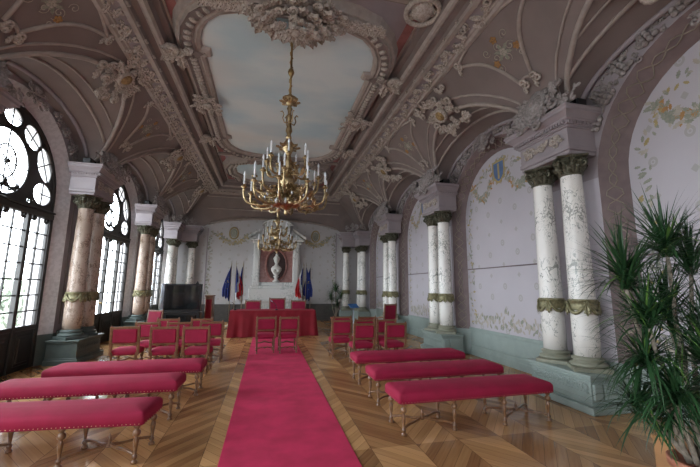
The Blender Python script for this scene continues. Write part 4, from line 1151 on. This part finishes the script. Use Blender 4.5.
# ------------------------------------------------------------------ chairs
def make_chair(arm=False):
    nm = 'armchair' if arm else 'dining_chair'
    e = thing(nm, 'x', 'armchair' if arm else 'chair'); Wd = M['chairwood']; w_ = .235 if not arm else .28; d = .22; H = .88 if not arm else 1.12; sh = .45
    b = MB(); bb = 0
    P = []
    def ring(z, i):
        a, c = w_-i, d-i; r_ = .03; pts = []
        for (sx, sy, a0) in ((1, 1, 0), (-1, 1, 90), (-1, -1, 180), (1, -1, 270)):
            for k in range(4): an = math.radians(a0+30*k); pts.append((sx*(a-r_)+r_*math.cos(an), sy*(c-r_)+r_*math.sin(an), z))
        return pts+[pts[0]]
    for z, i in ((sh-.10, .01), (sh-.095, .0), (sh-.03, 0), (sh-.01, .012), (sh+.008, .05), (sh+.018, .12)): P.append(ring(z, i))
    b.grid(P, M['velvet'], True, flip=True); t = P[-1][:-1]; b.add(t, [tuple(range(len(t)))], M['velvet'], True); t = P[0][:-1]; b.add(t, [tuple(range(len(t)))[::-1]], M['velvet']); b.build('seat', e)
    # back (faces +y): slightly raked to the rear, at y=-d
    Rk = Matrix.Translation((0, -d-.0, sh))@Matrix.Rotation(.09, 4, 'X')@Matrix.Translation((0, 0, 0))
    b = MB(); hh = H-sh
    for s in (-1, 1):
        b.bbox((s*(w_+.015)-.0, -.022, -.1), (s*(w_-.03), .022, hh), Wd, .006, Rk)
        b.sphere((s*(w_-.008), 0, hh+.012), (.016, .016, .02), Wd, 8, 6, Rk)
    b.bbox((-w_, -.02, hh-.045), (w_, .02, hh), Wd, .006, Rk); b.bbox((-w_, -.018, .09), (w_, .018, .125), Wd, .006, Rk); bf_ = b.build('back_frame', e)
    b = MB(); b.bbox((-w_+.03, -.03, .125), (w_-.03, .035, hh-.045), M['velvet'], .02, Rk); b.build('back_cushion', bf_)
    lh = sh-.1
    for s in (-1, 1):
        b = MB(); b.lathe(leg_prof(lh, .85), Wd, n=10); o = b.build('leg', e); o.location = (s*(w_-.03), d-.03, 0)
        b = MB(); b.bbox((-.018, -.018, .12), (.018, .018, lh+.05), Wd, .004); b.lathe(leg_prof(.14, .85), Wd, n=10); o = b.build('leg', e); o.location = (s*(w_-.03), -d+.01, 0)
    b = MB()
    for s in (-1, 1): b.tube([(s*(w_-.03), -d+.01, .1), (s*(w_-.03), d-.03, .1)], .013, Wd, 7)
    pts = [(-w_+.03, 0, .1), (-.12, 0, .1), (-.06, 0, .12), (0, 0, .1), (.06, 0, .12), (.12, 0, .1), (w_-.03, 0, .1)]; b.tube(pts, [.012, .016, .012, .022, .012, .016, .012], Wd, 7)
    b.tube([(-w_+.03, d-.03, .2), (-.1, d-.03, .2), (0, d-.03, .23), (.1, d-.03, .2), (w_-.03, d-.03, .2)], [.012, .018, .02, .018, .012], Wd, 7); b.build('stretcher', e)
    if arm:
        for s in (-1, 1):
            b = MB(); b.tube([(s*w_, -d, sh+.25), (s*w_, 0, sh+.24), (s*w_, d-.02, sh+.2), (s*w_, d+.02, sh+.17)], .022, Wd, 7); b.lathe([(.018, 0), (.024, .08), (.014, .14), (.018, .2)], Wd, (s*w_, d-.03, sh), 8); b.build('armrest', e)
    return e
chair = make_chair()
LC = [(-2.57, 7.55, 'front row left of the carpet, leftmost'), (-1.86, 7.42, 'front row left of the carpet, middle'), (-1.25, 7.32, 'front row left of the carpet, nearest the carpet'),
      (-2.40, 8.35, 'second row left of the carpet, leftmost'), (-1.79, 8.28, 'second row left of the carpet, middle'), (-1.14, 8.32, 'second row left of the carpet, nearest the carpet'),
      (-2.22, 9.15, 'back row left of the carpet, farther from the carpet'), (-1.45, 9.05, 'back row left of the carpet, nearest the carpet'),
      (2.08, 7.38, 'front row right of the carpet, nearest the carpet'), (2.78, 7.35, 'front row right of the carpet, nearer the wall'),
      (1.76, 8.2, 'second row right of the carpet, nearest the carpet'), (2.88, 8.2, 'second row right of the carpet, nearest the wall'), (2.34, 8.25, 'second row right of the carpet, middle'),
      (1.98, 9.15, 'back row right of the carpet, nearest the carpet'), (2.6, 8.98, 'back row right of the carpet, nearer the wall'),
      (.02, 9.12, 'standing on the carpet before the table, left one of two'), (.58, 9.05, 'standing on the carpet before the table, right one of two')]
r = random.Random(2)
for (x, y, lab) in LC:
    place(chair, (x, y+.22, .0125 if 'on the carpet' in lab else 0), r.uniform(-.06, .06), 'wood framed crimson chair, '+lab, 'council chairs')
ac = make_chair(True)
for (x, y, rz, lab) in ((3.75, 10.9, .5, 'taller crimson armchair behind the right chairs beside the columns'), (-2.95, 10.1, 2.6, 'dark red armchair by the second visible left window'),
    (-.46, 13.35, PI, 'red backed armchair behind the table, left seat'), (.42, 13.45, PI, 'tallest red backed armchair behind the middle of the table'), (1.22, 13.35, PI, 'red backed armchair behind the table, right seat')):
    o = place(ac, (x, y, 0), rz, lab, 'armchairs')
    if 'tallest' in lab: o.scale = (1.05, 1, 1.08)
    if 'window' in lab: o.scale = (.85, .85, .9)
# ------------------------------------------------------------------ table
e = thing('council_table', 'long table covered to the floor with a red cloth before the monument', 'table', (CX-.02, 12.5, 0))
b = MB(); b.bbox((-1.36, -.38, .80), (1.36, .38, .84), M['chairwood'], .01)
for sx in (-1, 1):
    for sy in (-1, 1): b.box((sx*1.3, sy*.33, 0), (sx*1.25, sy*.28, .8), M['chairwood'])
b.build('table_frame', e)
b = MB(); per = []
def side_pts(a, c, n): return [(a[0]+(c[0]-a[0])*k/n, a[1]+(c[1]-a[1])*k/n) for k in range(n)]
cs = [(-1.4, -.42), (1.4, -.42), (1.4, .42), (-1.4, .42)]
for i in range(4): per += side_pts(cs[i], cs[(i+1) % 4], 60 if i % 2 == 0 else 16)
per.append(per[0]); P = []
rr_ = random.Random(3); ph = [rr_.uniform(0, 6) for _ in range(6)]
for z in (.855, .84, .6, .3, .01):
    row = []
    for (x, y) in per:
        f = (.85-z)/.85; L = math.hypot(x, y*3); wv = .028*f*(math.sin(x*14+ph[0])+.6*math.sin(x*27+ph[1])+.5*math.sin(y*25)); s = 1+.02*f
        row.append((x*s+(wv if abs(abs(x)-1.4) < .01 else 0)+(.06*f*(1 if x > 0 else -1) if abs(x) > 1.39 else 0), y*s+(wv if abs(abs(y)-.42) < .01 else 0)*(1 if y > 0 else -1), z))
    P.append(row)
b.grid(P, M['cloth'], True, flip=True); b.add([(x, y, .855) for x, y in per[:-1]], [tuple(range(len(per)-1))], M['cloth']); b.build('cloth', e)
# microphones / lamp on the table
for (x, y, rz, lab) in ((-1.0, 12.45, .6, 'thin black microphone leaning at the left end of the red table'), (.36, 12.3, 0, 'thin black microphone at the middle of the red table')):
    e = thing('microphone', lab, 'microphone', (x, y, .857), rz, 'table microphones')
    b = MB(); b.lathe([(.06, 0), (.06, .015), (.02, .03), (.015, .035)], M['black'], n=14); b.build('base', e)
    b = MB(); b.tube([(0, 0, .03), (0, 0, .12), (-.05, 0, .2), (-.15, 0, .28)], .008, M['black'], 6); b.build('stem', e)
    b = MB(); b.tube([(-.14, 0, .275), (-.2, 0, .32)], .016, M['silver'], 8); b.build('head', e)
# ------------------------------------------------------------------ flags
def flag(x, y, kind, lab, rz=0.):
    e = thing('flag_on_pole', lab, 'flag', (x, y, 0), rz, 'flags beside the monument')
    b = MB(); b.lathe([(.14, 0), (.14, .03), (.04, .05), (.025, .1)], M['pole'], n=14); b.build('base', e)
    b = MB(); b.lathe([(.014, .05), (.014, 2.55), (.02, 2.56), (.022, 2.58), (.012, 2.62), (.004, 2.72)], M['pole'], n=8); b.build('pole', e)
    b = MB(); nu, nv = 30, 30
    G_ = []
    for i in range(nu+1):
        u = i/nu; row = []
        for j in range(nv+1):
            v = j/nv
            wdt = .05+.30*min(1, v*1.3)**.8
            x_ = .015+wdt*(u*.9+.05*math.sin(u*22)); y_ = (.03+.055*v)*math.sin(u*20+v*1.5+x*3)
            z = 2.5-.18*u*(1-v)-(1.45-.25*u+.06*math.sin(u*17))*v
            row.append((x_, y_, z))
        G_.append(row)
    vs_ = [p for row in G_ for p in row]
    fc = {0: [], 1: [], 2: []}
    for i in range(nu):
        for j in range(nv):
            t_ = .55*i/nu+.62*j/nv
            k_ = 0 if kind == 'eu' or t_ < .46 else (1 if t_ < .66 else 2)
            fc[k_].append((i*(nv+1)+j, (i+1)*(nv+1)+j, (i+1)*(nv+1)+j+1, i*(nv+1)+j+1))
    for k_, mm_ in enumerate((M['flag_blue'], M['flag_white'], M['flag_red'])):
        if fc[k_]: b.add(vs_, fc[k_], mm_, True)
    if kind == 'eu':
        for (i, j) in ((12, 9), (16, 13), (9, 15), (20, 16), (14, 20)):
            p = G_[i][j]; b.sphere((p[0], p[1], p[2]), (.02, .05, .02), M['flag_star'], 5, 4)
    o = b.build('cloth', e); md = o.modifiers.new('thickness', 'SOLIDIFY'); md.thickness = .004
    return e
flag(-1.50, 15.6, 'eu', 'blue flag with yellow stars, leftmost of the left three', PI-.1)
flag(-1.30, 15.5, 'fr', 'blue white and red tricolour flag, middle of the left three', .4)
flag(-1.02, 15.6, 'fr', 'blue white and red tricolour flag, nearest the monument on its left', PI*.75)
flag(1.55, 15.4, 'fr', 'blue white and red tricolour flag, just right of the monument', PI+.1)
flag(1.68, 15.5, 'eu', 'blue flag with yellow stars, middle of the right three', .3)
flag(1.90, 15.6, 'eu', 'blue flag with yellow stars, rightmost of all flags', PI*.8)
# ------------------------------------------------------------------ television and left corner things
e = thing('television', 'large black screen television with a silver side by the far left columns', 'television', (-2.95, 13.9, 0))
b = MB(); b.bbox((-.62, -.1, .72), (.62, .12, 1.72), M['black'], .015); b.build('housing', e)
b = MB(); b.box((-.57, -.108, .80), (.57, -.1, 1.67), M['screen']); b.build('screen', e)
b = MB(); b.bbox((-.73, -.12, .1), (-.62, .3, 1.73), M['silver'], .02); b.build('side_panel', e)
b = MB(); b.bbox((-.62, -.1, 0), (.62, .4, .7), M['black'], .015); b.box((-.5, -.11, .1), (.5, -.1, .6), M['screen']); b.build('cabinet', e)
b = MB(); b.bbox((-.05, -.04, 0), (.05, .04, .05), M['black'], .01); b.sphere((.0, 0, .07), .03, M['black']); o = b.build('webcam', None, (-2.5, 13.9, 1.72)); tag(o, 'small black camera on top of the television', 'camera')
b = MB(); b.bbox((-.14, -.25, 0), (.14, .25, 1.25), M['chairwood'], .02); b.bbox((-.16, -.27, 1.25), (.16, .27, 1.3), M['chairwood'], .01); b.bbox((-.1, -.262, .1), (.1, -.25, 1.15), M['cloth'], .005)
tag(b.build('wooden_cabinet', None, (-2.1, 14.4, 0)), 'narrow reddish wooden cabinet right of the television', 'cabinet')
# lectern stand
e = thing('lectern_stand', 'slim stand with a blue folder behind the right hand chairs', 'lectern', (2.9, 11.6, 0), .3)
b = MB(); b.lathe([(.16, 0), (.16, .02), (.03, .05), (.018, .1), (.018, .98)], M['silver'], n=14); b.build('pole', e)
b = MB(); b.bbox((-.17, -.12, -.01), (.17, .12, .01), M['lectblue'], .004, Matrix.Translation((0, 0, 1.02))@Matrix.Rotation(.5, 4, 'X')); b.build('folder', e)

# ------------------------------------------------------------------ plants
def strap_leaf(b, o, d, L, w_, droop, m, n=6):
    d = Vector(d).normalized(); side = d.cross(Vector((0, 0, 1)))
    if side.length < .05: side = Vector((1, 0, 0))
    side.normalize(); P = []; p = Vector(o); v = d.copy()
    for i in range(n+1):
        t = i/n; wd = w_*(.55+.9*t if t < .3 else (1-(t-.3)/.7)**.8*.82+.02)
        up = side.cross(v).normalized(); P.append([tuple(p-side*wd/2), tuple(p-up*wd*.12), tuple(p+side*wd/2)])
        v = (v+Vector((0, 0, -droop/n*(.4+t)))).normalized(); p = p+v*(L/n)
    b.grid(P, m, True)
def tuft(b, c, n, L, seed, spread=1.2, droop=1., m=None):
    r = random.Random(seed)
    for k in range(n):
        az = r.uniform(0, 2*PI); el = PI/2-spread*r.random()**.75*1.25
        d = (math.cos(az)*math.cos(el), math.sin(az)*math.cos(el), math.sin(el))
        strap_leaf(b, (c[0]+r.uniform(-.03, .03), c[1]+r.uniform(-.03, .03), c[2]+r.uniform(-.08, .05)), d, L*r.uniform(.7, 1.1), .022*r.uniform(.8, 1.2), droop*r.uniform(.3, 1.3), M['leaf_pale'] if r.random() < .07 else (m or M['leaf']))
PX, PY = 3.36, 2.2
e = thing('potted_dracaena', 'big dracaena palm with spiky leaves in a terracotta pot at the right front', 'plant', (PX, PY, 0))
b = MB(); b.lathe([(.14, 0), (.15, .02), (.19, .26), (.215, .27), (.22, .33), (.2, .335), (.19, .3)], M['terracotta'], n=28); b.build('pot', e)
b = MB(); b.lathe([(.19, .27), (.1, .29), (.0, .3)], M['soil'], n=20); b.build('soil', e)
tips = [((-.06, .02, 2.0), 130, .50), ((-.50, .06, 1.72), 130, .52), ((.32, .1, 1.85), 90, .5), ((-.42, -.02, 1.42), 110, .48), ((.05, .15, 1.45), 110, .5), ((-.38, .05, 1.1), 120, .46), ((0, -.12, 1.12), 120, .48),
        ((.38, .05, 1.3), 90, .5), ((-.3, -.08, .86), 110, .42), ((.1, -.1, .84), 110, .44), ((-.12, .12, .66), 90, .38), ((.4, 0, .8), 80, .44), ((-.42, .12, .74), 80, .38)]
for k, (t, n, L) in enumerate(tips):
    b = MB(); r = random.Random(k); base = Vector((r.uniform(-.08, .08), r.uniform(-.08, .08), .28)); tp = Vector(t); pts = []
    for i in range(9):
        q = i/8; p = base.lerp(tp, q); p += Vector((math.sin(q*PI)*r.uniform(-.02, .06), math.sin(q*PI)*.03, 0)); pts.append(p)
    b.tube(pts, [.022-.008*i/8 for i in range(9)], M['bark'], 7); st_ = b.build('stem', e)
    b = MB(); tuft(b, t, int(n*1.35), L*1.12, k+20, 1.3 if t[2] > 1.1 else 1.5, 1.1 if t[2] > 1.1 else 2.1); b.build('leaf_tuft', st_)
b = MB(); b.bbox((-.11, -.10, 0), (.11, .10, .30), M['paleoak'], .01); b.bbox((-.12, -.11, .27), (.12, .11, .31), M['paleoak'], .01); o = b.build('wooden_planter', None, (3.70, 2.66, 0)); o.rotation_euler = (0, 0, .3)
tag(o, 'tan wooden planter box half hidden under the dracaena leaves', 'planter')
e = thing('potted_palm', 'small bushy potted plant in the far right corner beside the flags', 'plant', (2.95, 15.0, 0))
b = MB(); b.lathe([(.16, 0), (.2, .3), (.23, .31), (.23, .36), (.2, .36)], M['terracotta'], n=20); b.build('pot', e)
b = MB(); b.lathe([(.2, .33), (.0, .34)], M['soil'], n=16); b.build('soil', e)
for k, t in enumerate(((0, 0, 1.5), (-.2, .05, 1.15), (.2, -.05, 1.2), (.05, -.1, .85))):
    b = MB(); b.tube([(0, 0, .33), (t[0]*.6, t[1]*.5, t[2]*.6), t], .016, M['bark'], 6); st_ = b.build('stem', e)
    b = MB(); tuft(b, t, 110, .5, k+60, 1.4, 1.2); b.build('leaf_tuft', st_)

# ------------------------------------------------------------------ outside the windows
mb = MB(); mb.add([(-60, -40, -4), (CX-5.4, -40, -4), (CX-5.4, 60, -4), (-60, 60, -4)], [(0, 1, 2, 3)], M['ground']); struct(mb, 'ground')
r = random.Random(9)
for k, (x, y, h, lab) in enumerate(((-13, 10, 3.6, 'nearest tree outside seen through the first window'), (-17, 19, 4.0, 'tree outside seen through the second window'), (-16, 27, 3.8, 'tree outside beyond the third window'))):
    e = thing('tree', 'blurred leafy '+lab, 'tree', (x, y, -4)); b = MB(); b.tube([(0, 0, 0), (.1, 0, 2), (0, .1, 4)], [.3, .22, .12], M['bark'], 8); b.build('trunk', e)
    b = MB()
    for i in range(60):
        c = Vector((r.gauss(0, 1.0), r.gauss(0, 1.3), h+r.gauss(.2, .8)))
        for j in range(14):
            p = c+Vector((r.gauss(0, .35), r.gauss(0, .35), r.gauss(0, .3))); M4 = frame(p, (r.uniform(-1, 1), r.uniform(-1, 1), .1), (r.uniform(-1, 1), .3, 1), s=.35); t_leaf(b, M['outleaf'], M4, W=.6)
    b.build('crown', e)
